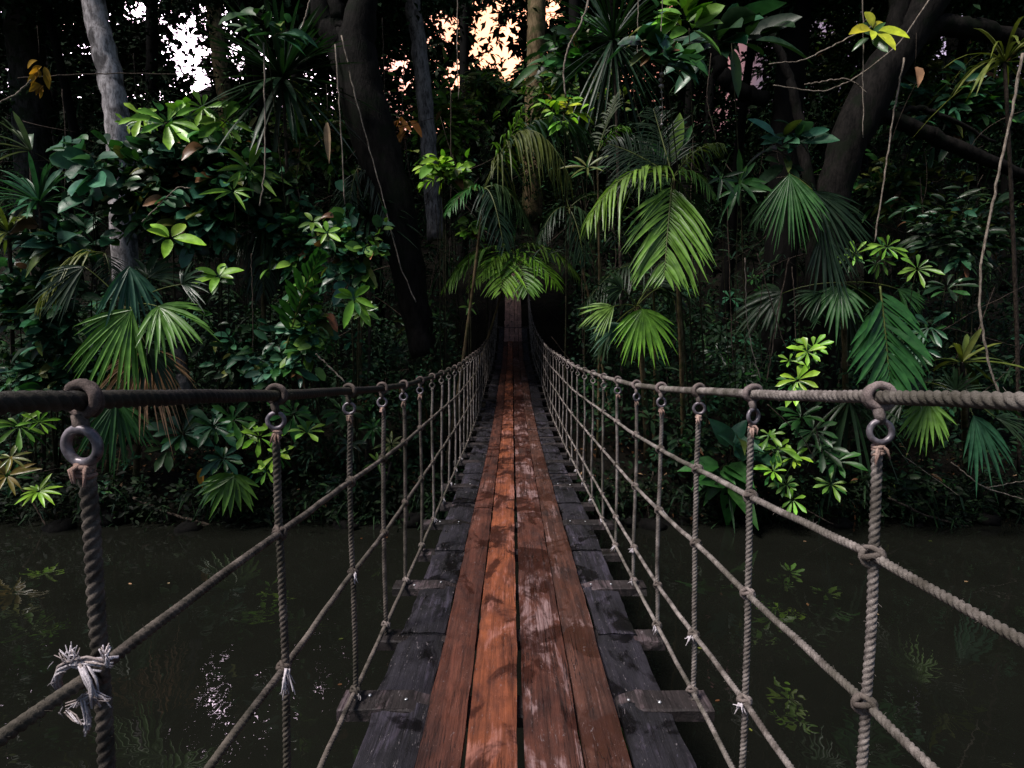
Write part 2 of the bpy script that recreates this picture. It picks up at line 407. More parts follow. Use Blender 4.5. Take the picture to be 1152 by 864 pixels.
def rope_prof(R, pitch, lobes=3, depth=.24, ph=0.0):
    return lambda s, th: (1-depth)+depth*np.abs(np.cos(lobes*.5*(th[None]-2*pi*s[:, None]/pitch+ph)))**.7
def rope(g, P, R, pitch=None, sides=18, fine=6, depth=.36, near=99, col=(1, 1, 1), wig=.0009):
    """3-strand twisted rope swept along a dense path; beyond `near` metres a coarser one"""
    P = np.asarray(P, float); pitch = pitch or R*4.1
    seg = np.r_[0, np.cumsum(np.linalg.norm(np.diff(P, axis=0), axis=1))]
    L = seg[-1]; n = max(3, int(L/(pitch/fine))); n = min(n, 9000)
    s = np.linspace(0, L, n+1); Q = np.stack([np.interp(s, seg, P[:, k]) for k in range(3)], -1)
    Q[:, 0] += wig*np.sin(s*9+P[0, 0]*7)+wig*.7*np.sin(s*23); Q[:, 2] += wig*np.sin(s*7.3+1)+wig*.5*np.sin(s*29)
    g.tube(Q, R, sides, col, prof=rope_prof(R, pitch, depth=depth))
    if fine >= 15:                                   # loose fibres standing off the strands
        m_ = Q[:, 1] < 2.6; idx = np.nonzero(m_)[0]
        for k in range(int(min(L, 2.6)*110) if len(idx) > 5 else 0):
            i = int(idx[int(RNG.random()*len(idx))]); d = nrm(RNG.standard_normal(3)); p = Q[i]+d*R*.85; e = nrm(d+RNG.standard_normal(3)*.9)*RNG.uniform(.003, .009)
            g.tube([p, p+e*.6, p+e+RNG.standard_normal(3)*.0012], .00038, 3, col, cap=False)

def side_x(side, y, f=1.0):
    return (XL0 if side < 0 else XR0)*taper(y)
ys = np.linspace(.18, 17.9, 300)
YEND = 17.2
def long_rope(side, fr, R, m_, nm, y0=.18, y1=17.4):
    """a rope running the length of the bridge: a near, finely laid stretch and its far continuation, one mesh"""
    g = Geo()
    yy = np.linspace(y0, 7.0, 140); z = rail_z(yy) if fr is None else fr(yy)
    rope(g, np.stack([side_x(side, yy), yy, z], -1), R, sides=21, fine=15)
    yy = np.linspace(7.0, y1, 160); z = rail_z(yy) if fr is None else fr(yy)
    rope(g, np.stack([side_x(side, yy), yy, z], -1), R, sides=9, fine=5)
    return g.build(nm, m_, bridge, (side_x(side, 2.0), 2.0, float(rail_z(2.0) if fr is None else fr(2.0))))
RAILR = .0135
railL = long_rope(-1, None, RAILR+.001, M['rope_dark'], 'handrail_rope'); tag(railL, 'dark brown handrail rope')
railR = long_rope(1, None, RAILR, M['rope'], 'handrail_rope'); tag(railR, 'pale twisted handrail rope')
def netline(ds):          # depth below the camera near, blending into a fraction of the side height further off
    y0, d0, f = ds
    return lambda yy: np.where(np.asarray(yy) < 5.5, 0, 0)+(CAMZ-np.interp(yy, y0, d0))*1.0 if f is None else frac_z(np.asarray(yy, float), f)
def mkline(Y, D, f):
    def fn(yy):
        yy = np.asarray(yy, float)
        a = CAMZ-np.interp(yy, Y, D); b = frac_z(yy, f); w = np.clip((yy-3.5)/3.0, 0, 1)
        return a*(1-w)+b*w
    return fn
LN = [mkline([0, .79, 1.44, 2.09, 2.66, 3.3], [.43, .469, .486, .51, .535, .55], .71),
      mkline([0, .79, 1.44, 2.09, 2.66, 3.3], [.80, .83, .85, .86, .888, .89], .41),
      mkline([0, 2.09, 2.66, 3.3], [1.31, 1.325, 1.335, 1.34], .015)]
RN = [mkline([0, 1.06, 1.62, 2.09, 2.62, 3.3], [.385, .405, .44, .465, .49, .51], .75),
      mkline([0, 1.06, 1.62, 2.09, 2.62, 3.3], [.66, .70, .73, .747, .78, .80], .49),
      mkline([0, 1.06, 1.62, 2.09, 2.62, 3.3], [1.02, 1.04, 1.056, 1.10, 1.14, 1.15], .20),
      mkline([0, 2.09, 2.66, 3.3], [1.31, 1.325, 1.335, 1.34], .015)]
for fn in LN: long_rope(-1, fn, .0098, M['rope_net'], 'net_rope')
for fn in RN: long_rope(1, fn, .0092, M['rope'], 'net_rope')

def rv_(s): return np.array([random.gauss(0, s) for _ in range(3)])
def tassel(c, n, L, spread, parent, dirn=(0, -.3, -1), nm='frayed_end'):
    g = Geo()
    for i in range(n):
        d = nrm(np.array(dirn)+RNG.standard_normal(3)*spread); p = np.array(c)+RNG.standard_normal(3)*.003
        l = L*random.uniform(.55, 1.1); b = nrm(d+RNG.standard_normal(3)*.5)
        pts = [p, p+d*l*.4, p+d*l*.7+b*l*.12+(0, 0, -.06*l), p+d*l*.85+b*l*.35+(0, 0, -.2*l)]
        g.tube(pts, [.0024, .0022, .0018, .0009], 5, (1, 1, 1), wob=.2)
    return g.build(nm, M['fray'], parent, c)

def hanger(side, y, idx):
    x = float(side_x(side, y)); zr = float(rail_z(y)); near = y < 4.2; sd = 14 if near else 7; sg = 22 if near else 12
    lines = LN if side < 0 else RN
    R = .0105 if side < 0 else .0098
    if side < 0 and idx == 0: R = .0115
    mr = M['rope_net'] if side < 0 else M['rope']
    if side < 0 and y > 4.0: mr = M['rope']
    zb = float(deck_z(y))-.05
    ztop = zr-.098; g = Geo()
    rt = .0 if idx else (.015 if side < 0 else -.012)     # slight lean
    zz = np.linspace(ztop, zb if y > 2 else zb+.0, 40); yy = y+0*zz
    xx = x+rt*(ztop-zz)/1.2+.004*np.sin(zz*5+y*3)
    P = np.stack([xx, yy, zz], -1)
    rope(g, P, R, sides=21 if near else 8, fine=15 if near else 6, wig=.0008 if near else .002)
    o = g.build('hanger_rope', mr, bridge, (x, y, ztop))
    # eye over the handrail + ring + binding
    tilt = random.uniform(-.25, .25)
    e = Geo(); rr = RAILR+.007
    e.torus((x, y, zr+.002), (tilt, 1, random.uniform(-.15, .15)), rr+.001, .0075, sd, sg, (1.1, 1, 1.05), lump=.02)
    if near: e.torus((x+.001, y+.014, zr), (tilt+.25, 1, .1), rr, .0062, sd, sg, (.8, .75, .78), lump=.02)
    e.tube([(x-.004, y, zr-rr), (x-.001, y-.002, zr-rr-.016), (x+.002, y, zr-rr-.028)], [.011, .0095, .009], sd, (.8, .75, .78), wob=.04)
    e.build('rope_eye', M['rope'] if side > 0 else M['rope_net'], o, (x, y, zr))
    r = Geo(); rc = (x, y-.004, zr-.064); k = .92 if near else .9
    if idx == 0 and side < 0: k = 1.12
    r.torus(rc, (random.uniform(-.5, .5) if idx else .1, 1, random.uniform(-.1, .1)), .0215*k, .0062*k, sd, sg+6, (1, 1, 1), lump=.01)
    r.build('ring', M['ring'] if near else M['rope'], o, rc)
    b = Geo(); zc = zr-.092
    for q in range(3 if near else 1): b.torus((x+.0015*random.uniform(-1, 1), y, zc-.007*q), (random.uniform(-.3, .3), random.uniform(-.2, .2), 1), R*.86, .0042, 7, 14, (1, 1, 1), lump=.04)
    if near:
        for q in range(3):
            d = nrm((random.uniform(-1, 1), -1, random.uniform(-.8, .3)))
            b.tube([np.array((x, y, zc))+d*R*.8, np.array((x, y, zc-.006))+d*(R+.008), np.array((x+random.uniform(-.006, .006), y, zc-.024))+d*(R+.010)], [.0035, .003, .0015], 5, (1, 1, 1), wob=.12)
    b.build('binding', M['bind'] if near else M['rope'], o, (x, y, zc))
    for li, fn in enumerate(lines):
        z = float(fn(y)); last = li == len(lines)-1
        if y < 1.9 and last: continue
        xk = x+rt*(ztop-z)/1.2
        kg = Geo(); a = RNG.standard_normal(3)*.12
        big = 1.12 if (last or (side > 0 and idx == 0)) else 1.0
        bR = (.0165 if near else .017)*big
        kg.torus((xk, y-.001, z), (.35+a[0], 1, .15+a[2]), bR, .0058, sd-4, sg, (1.1, 1.05, 1.05), lump=.035)
        kg.torus((xk, y, z+.004), (-.25+a[1], .35, 1), bR*.92, .0056, sd-4, sg, (.75, .7, .7), lump=.035)
        if near: kg.torus((xk, y-.003, z+.003), (.9+a[2], .5+a[1], .35), bR, .0052, sd-4, sg, (.9, .85, .85), lump=.035)
        kn = kg.build('knot', M['rope'] if side > 0 or last else M['rope_net'], o, (xk, y, z))
        if last and 1.9 < y < 7 and random.random() < .85:
            tassel((xk+(.015*(-side)), y-.018, z+.002), 9, .028, .7, o)
        elif li == 1 and ((side < 0 and idx in (1, 2)) or (side > 0 and idx in (3,))):
            tassel((xk+.014, y-.018, z+.004), 18 if idx == 1 else 9, .05 if idx == 1 else .03, .45, o, (.35, -.5, -1))
        elif li == 2 and side > 0 and idx in (1, 2, 4):
            tassel((xk-.016, y-.015, z-.002), 12, .026, .8, o)
    if side < 0 and idx == 0:
        z = float(LN[0](y)); c = np.array((x+.01, y-.01, z))
        t = Geo()
        for q in range(46):
            p = c+np.array((random.uniform(-.045, .03), -.024, random.uniform(-.05, .034))); d = nrm(rv_(1.0)*(1, .3, 1)); 
            if abs(p[0]-c[0]+.045) < .012 or abs(p[2]-c[2]-.03) < .006 or abs(p[0]-c[0]) < .006: t.tube([p, p+d*.006, p+d*.010+(0, 0, -.002)], [.0011, .0005], 4)
        def strand(pts, r):
            for q in range(9):
                off = rv_(.0028)*(1, .6, 1); P_ = np.array(pts)+c+off; P_[1:] += RNG.standard_normal(P_[1:].shape)*.0016
                P_[-1] += RNG.standard_normal(3)*.004
                t.tube(P_, [v*.42 for v in r], 5, (1, 1, 1) if q % 3 else (.6, .55, .5), wob=.2)
        strand([(-.045, -.01, -.018), (-.047, -.015, .0), (-.038, -.018, .018), (-.02, -.02, .028), (.005, -.022, .032), (.03, -.02, .028)], [.0045, .0055, .005, .0045, .0045, .004])
        strand([(-.02, -.02, .028), (-.028, -.022, .038), (-.034, -.022, .044)], [.003, .0015]); strand([(-.022, -.02, .028), (-.015, -.022, .041), (-.012, -.022, .049)], [.003, .0015])
        strand([(.028, -.02, .026), (.027, -.022, .04), (.030, -.022, .050)], [.003, .0025]); strand([(-.002, -.024, .028), (.008, -.026, .008), (.012, -.026, -.008), (.012, -.024, -.026)], [.004, .0045, .0035])
        strand([(.012, -.026, -.012), (-.003, -.026, -.020), (-.016, -.026, -.029)], [.0035, .002]); strand([(.010, -.026, -.012), (.022, -.026, -.020), (.032, -.022, -.024)], [.003, .0015])
        strand([(-.004, -.026, -.018), (.0, -.026, -.038), (.002, -.026, -.058), (-.003, -.026, -.070)], [.003, .0035, .0035, .002]); strand([(-.03, -.02, -.042), (-.016, -.024, -.052), (0, -.026, -.058)], [.002, .003])
        t.build('frayed_end', M['fray'], o, c)
    return o
for i, y in enumerate(YL): hanger(-1, y, i)
for i, y in enumerate(YR): hanger(1, y, i)
# ------------------------------------------------------------------ ground, water, sky
def hnoise(x, y):
    return (np.sin(x*.9+1.3*np.sin(y*.7))*.5+np.sin(y*1.7+x*.6+2)*.3+np.sin(x*2.9-y*2.1)*.18+np.sin(x*6.1+y*5.3)*.08+np.sin(x*13+y*3.1)*.04)
TY = [-400, -60, -16, -12, -9, -6, 7.6, 8.7, 9.3, 10.2, 12, 14, 16.2, 17.2, 19, 24, 30, 45, 60, 400]
TZ = [14, 12, 4, 2.2, .1, -1.4, -1.4, -.35, .12, .75, 1.25, 1.55, 2.0, 3.9, 4.5, 7.6, 11.5, 20.5, 24, 30]  # hillside at the back is added to keep the forest depth dark
def ground_z(x, y):
    sh = .5*np.sin(np.asarray(x)*.35+1)+.25*np.sin(np.asarray(x)*.9)
    yy = np.asarray(y)+np.where(np.abs(np.asarray(y)-10) < 4, sh*.35, 0)
    b = np.interp(yy, TY, TZ)+np.clip((np.asarray(y)-24)/20, 0, 1)*(1.6*np.sin(np.asarray(x)*.23+1)+1.1*np.sin(np.asarray(x)*.61+2))
    k = np.clip(np.abs(np.asarray(y)-0)/9, 0, 1)
    return b+hnoise(x, y)*.16*k*np.clip(1.2-np.exp(-((np.asarray(x))**2)/2), .2, 1)
def terrain():
    xs = np.unique(np.r_[np.linspace(-400, -30, 20), np.linspace(-30, 30, 241), np.linspace(30, 400, 20)])
    ys_ = np.unique(np.r_[np.linspace(-400, -12, 20), np.linspace(-12, 7, 30), np.linspace(7, 22, 140), np.linspace(22, 50, 50), np.linspace(50, 400, 20)])
    X, Y = np.meshgrid(xs, ys_); Z = ground_z(X, Y)+.03*RNG.standard_normal(X.shape)*(np.abs(X) < 30)
    V = np.stack([X, Y, Z], -1).reshape(-1, 3); n = len(xs)
    i = np.arange(len(ys_)-1)[:, None]*n; j = np.arange(n-1)[None]
    g = Geo(); g.raw(V, np.stack([i+j, i+j+1, i+n+j+1, i+n+j], -1).reshape(-1, 4))
    m, nt, bs, out = mat('forest_soil'); v = coords(nt, rnd=False)
    a = noise(nt, v, 2.2, 6, .65); b = noise(nt, v, 26, 5, .7)
    c = ramp(nt, a, [(.35, (.004, .0035, .003)), (.55, (.011, .009, .006)), (.7, (.008, .012, .005))])
    c = mix(nt, ramp(nt, b, [(.62, 0.0), (.72, .6)]), c, (.035, .026, .018))
    nt.links.new(c, bs.inputs['Base Color']); bs.inputs['Roughness'].default_value = .9; bs.inputs['Specular IOR Level'].default_value = .15
    bump(nt, bs, mth(nt, 'ADD', a, b), 1, .06)
    o = g.build('ground', m); tag(o, kind='structure')
terrain()
def water():
    g = Geo(); xs = np.linspace(-400, 400, 9)
    g.raw([(-400, -14, 0), (400, -14, 0), (400, 11.5, 0), (-400, 11.5, 0)], [(0, 1, 2, 3)])
    m, nt, bs, out = mat('murky_water'); v = coords(nt, rnd=False)
    a = noise(nt, v, .9, 3)
    nt.links.new(ramp(nt, a, [(.3, (.0065, .0070, .0054)), (.7, (.009, .0095, .0074))]), bs.inputs['Base Color'])
    bs.inputs['Roughness'].default_value = .0; bs.inputs['IOR'].default_value = 1.33
    bs.inputs['Specular IOR Level'].default_value = .9
    h = mth(nt, 'ADD', mth(nt, 'MULTIPLY', noise(nt, v, 2.4, 2, .5, .6), .7), mth(nt, 'MULTIPLY', noise(nt, v, 7, 1, .4, .3), .22))
    bump(nt, bs, h, .13, .035)
    o = g.build('river_water', m); tag(o, kind='structure')
water()

SUN_EL, SUN_AZ = RD(58), RD(236)     # azimuth clockwise from +Y (ahead): behind and to the left
def world():
    w = bpy.data.worlds.new('World'); SC.world = w; w.use_nodes = True
    nt = w.node_tree; nt.nodes.clear()
    out = nt.nodes.new('ShaderNodeOutputWorld')
    sky = nd(nt, 'TexSky'); sky.sky_type = 'NISHITA'; sky.sun_disc = False
    sky.sun_elevation = SUN_EL; sky.sun_rotation = SUN_AZ
    b1 = nd(nt, 'Background'); b1.inputs[1].default_value = SKY_STR
    SKYC = mix(nt, .6, sky.outputs[0], mix(nt, 1.0, sky.outputs[0], (1.12, 1.0, .88), 'MULTIPLY'))
    # dusk cloud glow low over the forest ahead
    tc = nd(nt, 'TexCoord'); v = tc.outputs['Generated']
    dt = nd(nt, 'VectorMath', operation='DOT_PRODUCT'); nt.links.new(v, dt.inputs[0])
    dt.inputs[1].default_value = nrm((-.03, 1, .46))
    dt2 = nd(nt, 'VectorMath', operation='DOT_PRODUCT'); nt.links.new(v, dt2.inputs[0])
    dt2.inputs[1].default_value = nrm((-.56, 1, .54))
    n = noise(nt, v, 5, 5, .6, .5)
    # a bank of dusk cloud over the forest ahead dims the blue sky there
    nt.links.new(mix(nt, 1.0, SKYC, ramp(nt, mth(nt, 'ADD', dt.outputs['Value'], mth(nt, 'MULTIPLY', n, .1)), [(.76, 1.0), (.95, .12)]), 'MULTIPLY'), b1.inputs[0])
    core = ramp(nt, mth(nt, 'ADD', dt.outputs['Value'], mth(nt, 'MULTIPLY', n, .02)), [(.93, (0, 0, 0)), (.96, (.028, .009, .006)), (.985, (.060, .018, .008)), (1.0, (.20, .082, .042))])
    wide = ramp(nt, mth(nt, 'ADD', dt2.outputs['Value'], mth(nt, 'MULTIPLY', n, .03)), [(.94, (0, 0, 0)), (.985, (.050, .036, .052)), (1.0, (.9, .7, .85))])
    pale = ramp(nt, dt.outputs['Value'], [(.66, (0, 0, 0)), (.80, (.055, .042, .058)), (.93, (.01, .007, .009))])
    col = mix(nt, 1.0, mix(nt, 1.0, core, pale, 'ADD'), wide, 'ADD')
    col = mix(nt, 1.0, col, ramp(nt, n, [(.3, .7), (.7, 1.3)]), 'MULTIPLY')
    b2 = nd(nt, 'Background'); b2.inputs[1].default_value = GLOW_STR; nt.links.new(col, b2.inputs[0])
    ad = nd(nt, 'AddShader'); nt.links.new(b1.outputs[0], ad.inputs[0]); nt.links.new(b2.outputs[0], ad.inputs[1])
    nt.links.new(ad.outputs[0], out.inputs[0])
SKY_STR, GLOW_STR = .05, 8.0
world()
sl = bpy.data.lights.new('soft_daylight', 'SUN'); sl.energy = 2.6; sl.angle = RD(15); sl.color = (1.0, .94, .88)
so = bpy.data.objects.new('soft_daylight', sl); COL.objects.link(so)
d_ = np.array((sin(SUN_AZ)*cos(SUN_EL), cos(SUN_AZ)*cos(SUN_EL), sin(SUN_EL)))
from mathutils import Vector, Matrix
so.rotation_euler = Vector(d_).to_track_quat('Z', 'Y').to_euler(); so.location = (0, 0, 30)
cam = bpy.data.cameras.new('camera'); co = bpy.data.objects.new('camera', cam); COL.objects.link(co)
cam.sensor_width = 36; cam.lens = 36*F/1152; cam.clip_start = .05; cam.clip_end = 2000
co.location = (0, 0, CAMZ); co.rotation_euler = (RD(90)-PITCH, 0, 0); SC.camera = co
SC.view_settings.view_transform = 'Standard'; SC.view_settings.look = 'None'; SC.view_settings.gamma = 1
SC.view_settings.exposure = EXPO = .85
SC.cycles.max_bounces = 4; SC.cycles.diffuse_bounces = 1; SC.cycles.glossy_bounces = 2; SC.cycles.transmission_bounces = 2
SC.cycles.sample_clamp_indirect = 4; SC.cycles.use_denoising = True; SC.cycles.caustics_reflective = False
# ------------------------------------------------------------------ plants
C_ = dict(deep=(.010, .032, .013), dark=(.016, .042, .016), mid=(.026, .100, .022), teal=(.029, .108, .057), blue=(.044, .135, .085),
          fresh=(.105, .225, .034), bright=(.16, .37, .034), lime=(.25, .47, .040), olive=(.10, .13, .028), gold=(.36, .20, .03),
          yellow=(.50, .52, .035), orange=(.42, .17, .03), brown=(.16, .075, .035), dry=(.34, .22, .14), grey=(.10, .14, .10))
def cv(c, j=.22):
    c = np.array(C_[c] if isinstance(c, str) else c)
    return c*np.exp(j*random.gauss(0, 1))*np.array((random.uniform(.85, 1.2), 1, random.uniform(.85, 1.15)))
def px2m(px, Y): return px*Y/F
CAMV = np.array((0, 0, CAMZ))
def toward_cam(p, up=.6):
    d = nrm(CAMV-np.asarray(p)); return nrm(d+np.array((0, 0, up)))
def rv(s=1.0): return np.array([random.gauss(0, s) for _ in range(3)])
def bez(a, c, b, n=10):
    t = np.linspace(0, 1, n)[:, None]; a, b, c = map(np.asarray, (a, b, c)); return a*(1-t)**2+2*c*t*(1-t)+b*t*t
def plant(name, base, label, cat, group=None): return empty(name, base, label, cat, group)
def basez(px, Y): Y = max(Y, 9.75+.25*random.random()); p = at(px, 500, Y); return np.array((p[0], Y, float(ground_z(p[0], Y))-.03))

# ---- blades of the different kinds, each adding to a Leaves mesh
def whorl(lv, c, N, L, n=8, col='bright', spread=1.0, W=.30, prof='obov', droop=.22, a0=None, jit=.2, full=2*pi):
    N = nrm(N); t = np.array((1, 0, 0.)) if abs(N[0]) < .8 else np.array((0, 1., 0)); u = nrm(np.cross(N, t)); w = np.cross(N, u)
    a0 = random.random()*6.3 if a0 is None else a0
    for i in range(n):
        a = a0+full*i/n+random.gauss(0, jit)
        d = nrm(u*cos(a)+w*sin(a)+N*(.28+random.gauss(0, .12))/spread)
        l = L*random.uniform(.6, 1.1)
        lv.leaf(np.asarray(c)+d*l*.10, d, N, l, l*W, droop*random.uniform(.6, 1.6), cv(col, .14), prof)
def frond(name, parent, base, tip, arch=.25, n=26, LL=.35, col='mid', W=.10, droop=.35, vee=.35, fwd=.55, start=.12, m='palm', dens=1.0, side=None, ragged=.22):
    """feather palm frond: an arching rachis with leaflets down both sides"""
    base = np.asarray(base, float); tip = np.asarray(tip, float); L = np.linalg.norm(tip-base)
    cpt = (base+tip)/2+np.array((0, 0, arch*L)); P = bez(base, cpt, tip, 24); T = np.gradient(P, axis=0)
    g = Leaves(); g.tube(P, [.012*L**.5, .009*L**.5, .003], 6, np.array(C_['olive'])*.9)
    cc = cv(col, .15)
    for sgn in (-1, 1):
        for i in range(n):
            t = start+(1-start)*(i+.5*(sgn > 0))/n
            if random.random() < ragged*.5 or t > .995: continue
            k = t*23; i0 = min(int(k), 22); p = P[i0]+(P[i0+1]-P[i0])*(k-i0); tt = nrm(T[i0])
            up = np.array((0, 0, 1.0)) if side is None else nrm(side)
            s = nrm(np.cross(tt, up)); upn = np.cross(s, tt)
            l = L*LL*(sin(pi*min(1, .14+.86*t)**.8)**.7+.12)*random.uniform(.85, 1.1)
            d = nrm(s*sgn+tt*(fwd+.5*t)+upn*(vee-.25*t)+rv(.11))
            g.leaf(p, d, upn, l, L*W*.32*random.uniform(.75, 1.15), droop*random.uniform(.6, 1.5), cc*random.uniform(.8, 1.2), 'lance', .25)
    return g.build(name, M[m], parent, base)
def fan(name, parent, base, hub, tipdir, R, n=22, spread=2.6, col='fresh', N=None, m='palm', droop=.25, W=None, split=.35, tipcol=None):
    """fan palm leaf: a stalk and pleated rays parted towards their tips"""
    base = np.asarray(base, float); hub = np.asarray(hub, float); d0 = nrm(tipdir); N = toward_cam(hub, .9) if N is None else nrm(N)
    N = nrm(N-d0*N.dot(d0)); s = np.cross(d0, N); g = Leaves()
    g.tube(bez(base, (base+hub)/2+np.array((0, 0, .12*np.linalg.norm(hub-base))), hub, 10), [.010, .006], 6, np.array(C_['olive']))
    W = W or 2.1*R*sin(spread/n/2)*.74; cc = cv(col, .1)
    for i in range(n):
        a = spread*((i+.5)/n-.5); l = R*(1-.30*(abs(a)/(spread/2))**2)*random.uniform(.8, 1.08)
        a += random.gauss(0, .03); d = nrm(d0*cos(a)+s*sin(a)+N*(.10-.05*abs(a)+random.gauss(0, .05)))
        g.leaf(hub-d*.01, d, N, l, W*random.uniform(.75, 1.1), droop*random.uniform(.6, 2.3), (cc if tipcol is None or i % 5 else np.array(C_[tipcol]))*random.uniform(.85, 1.15), 'lance', .32)
    return g.build(name, M[m], parent, base)
def crown_fan(lbl, px, py, Y, leaves, bx=None, name='fan_palm', cat='palm', extra=3, trunk=True, R=None):
    c = at(px, py, Y); b = basez(bx or px, Y+.35); t = plant(name, b, lbl, cat)
    if trunk:
        g = Geo(); g.tube(bez(b, (b+c)/2+(.1, .15, 0), c, 14), [.055, .045, .035], 9, wob=.06); g.build('trunk', M['bark_tan'], t, b)
    for L in leaves:
        hx, hy, dx, dy, r, col = L[:6]; k = L[6] if len(L) > 6 else {}
        Yh = Y+k.pop('dY', -.15); hub = at(hx, hy, Yh); tp = at(hx+dx, hy+dy, Yh-.05*r*0+k.pop('tY', -.1))
        fan('frond', t, c, hub, tp-hub, px2m(r, Yh), col=col, **k)
    for i in range(extra):
        a = random.uniform(0, 2*pi); r = px2m(random.uniform(30, 55), Y); hub = c+np.array((cos(a)*r, .25+random.random()*.3, sin(a)*r*.7))
        fan('frond', t, c, hub, hub-c+np.array((0, 0, -.15)), r*1.1, col='dark', n=18)
    return t
def crown_pinnate(lbl, px, py, Y, fronds, bx=None, name='feather_palm', cat='palm', trunk=.06, extra=0, mat_='palm'):
    c = at(px, py, Y); b = basez(bx or px, Y+.3); t = plant(name, b, lbl, cat)
    if trunk:
        g = Geo(); g.tube(bez(b, (b+c)/2+(.08, .1, 0), c, 14), [trunk, trunk*.8, trunk*.6], 9, wob=.06); g.build('trunk', M['bark_tan'], t, b)
    for f in fronds:
        dx, dy, dY, arch, col = f[:5]; k = dict(f[5]) if len(f) > 5 else {}
        frond('frond', t, c, at(px+dx, py+dy, Y+dY), arch, col=col, m=mat_, **k)
    for i in range(extra):
        a = random.uniform(0, 2*pi); r = px2m(random.uniform(60, 100), Y)
        frond('frond', t, c, c+np.array((cos(a)*r, .5+.5*random.random(), sin(a)*r*.6)), .25, col='deep', n=20, m=mat_)
    return t
def rosette(lbl, px, py, Y, r, n=40, col='dark', name='dracaena', cat='plant', m='gloss', W=.07, base_px=None, droop=.5, up=.5, trunk=.035, group=None, hang=0.0):
    c = at(px, py, Y); b = basez(base_px or px, Y+.3)
    if b[2] > c[2]-.1: b = c-np.array((0, 0, .25))
    t = plant(name, b, lbl, cat, group)
    g = Geo(); g.tube(bez(b, (b+c)/2+(.08, 0, 0), c, 12), [trunk, trunk*.7], 8, wob=.05); g.build('stem', M['vine_dark'], t, b)
    lv = Leaves(); R = px2m(r, Y)
    for i in range(n):
        th = random.uniform(0, 2*pi); e = random.uniform(-.5-hang, 1.1)
        d = nrm((cos(th)*cos(e), sin(th)*cos(e)*.8-.15, sin(e)*1.0+up*.3)); l = R*random.uniform(.75, 1.1)
        lv.leaf(c+d*.02, d, (0, -.3, 1) if abs(d[2]) < .9 else (0, -1, .2), l, R*W*random.uniform(.8, 1.2), droop*random.uniform(.3, 1.2), cv(col, .18), 'strap')
    lv.build('foliage', M[m], t, c); return t
def sprigs(lbl, name, cat, Y, ws, bx=None, group=None, m='gloss', n=9, prof='obov', W=.30, hang=False, stemr=.007):
    """a slim plant that carries leaf whorls: ws = (px, py, radius px, colour[, n, dY])"""
    px0 = bx or sum(w[0] for w in ws)/len(ws)
    if hang: b = at(px0, min(w[1] for w in ws)-25, Y+.25)
    else: b = basez(px0, Y+.25)
    if not hang and b[2] > min(at(w[0], w[1], Y)[2] for w in ws)-.05: b = at(px0, max(w[1] for w in ws)+30, Y+.25)
    t = plant(name, b, lbl, cat, group); g = Geo(); lv = Leaves()
    for w in ws:
        Yw = Y+(w[5] if len(w) > 5 else random.uniform(-.15, .15)); c = at(w[0], w[1], Yw); nn = w[4] if len(w) > 4 else n
        mid = (b+c)/2+np.array((random.uniform(-.08, .08), .1, random.uniform(-.02, .12)))
        g.tube(bez(b, mid, c+(0, .03, -.01), 12), [stemr*1.4, stemr*.6], 6, wob=.05)
        whorl(lv, c, toward_cam(c, random.uniform(.3, 1.1))+rv(.18), px2m(w[2], Yw), nn, w[3], W=W, prof=prof)
        if random.random() < .7: whorl(lv, c+(rv(.02)+(0, .06, -.05)), toward_cam(c, .9)+rv(.3), px2m(w[2]*.8, Yw), nn-2, 'mid', W=W, prof=prof)
    g.build('stem', M['stem'], t, b); lv.build('foliage', M[m], t, b); return t
def bush(lbl, name, cat, px, py, Y, rx, ry, n, leafpx, cols, prof='oval', W=.62, m='leaf', ry_m=.45, group=None, droop=.2, stems=3, bx=None, hollow=.35, up=.8, clump=True, brightfront=None):
    """broad leaved shrub or climber: leaves in pairs and small sprays along twigs filling an uneven crown"""
    c = at(px, py, Y); RX, RZ = px2m(rx, Y), px2m(ry, Y); b = basez(bx or px, Y+.4)
    if b[2] > c[2]-.2: b = c-np.array((0, -.3, RZ))
    t = plant(name, b, lbl, cat, group); g = Geo(); lv = Leaves()
    nt_ = max(4, n//6); lf = px2m(leafpx, Y)
    for i in range(nt_):
        while True:
            q = np.array((random.uniform(-1, 1), random.uniform(-1, 1), random.uniform(-1, 1))); r = np.linalg.norm(q)
            if hollow < r < 1: q[1] = -abs(q[1]) if random.random() < .6 else q[1]; break
        lump = 1+.22*sin(q[0]*7+q[2]*5+px)+.12*sin(q[2]*13+py)
        e = c+q*np.array((RX, ry_m, RZ))*lump
        s = c+q*np.array((RX, ry_m, RZ))*lump*.3+np.array((0, .1, -.05))
        mid = (s+e)/2+rv(.06); tw = bez(s, mid, e, 9); g.tube(tw, [.005, .002], 5)
        if i < stems: g.tube(bez(b, (b+s)/2+rv(.1), s, 12), [.018, .006], 6, wob=.08)
        cc = random.choice(cols); T = nrm(e-s)
        for j in range(6):
            k = .1+.9*j/5; p = tw[min(8, int(k*8))]
            sd = nrm(np.cross(T, (0, 0, 1))+rv(.25))*(1 if j % 2 else -1)
            d = nrm(sd+T*.6+rv(.3)+np.array((0, -.15, 0)))
            if Y > 12 and not keep_gaps(p[None])[0]: continue
            u = nrm(np.array((0, -.85, up*.85))+rv(.32))
            l = lf*random.uniform(.55, 1.15)
            old = random.random(); lv.leaf(p+d*l*.12, d, u, l, l*W*random.uniform(.7, 1.1), droop*random.uniform(.3, 2)*(2.5 if old < .05 else 1), cv('brown' if old < .02 else 'olive' if old < .06 else cc, .26), prof)
    g.build('stem', M['stem'], t, b); lv.build('foliage', M[m], t, c); return t
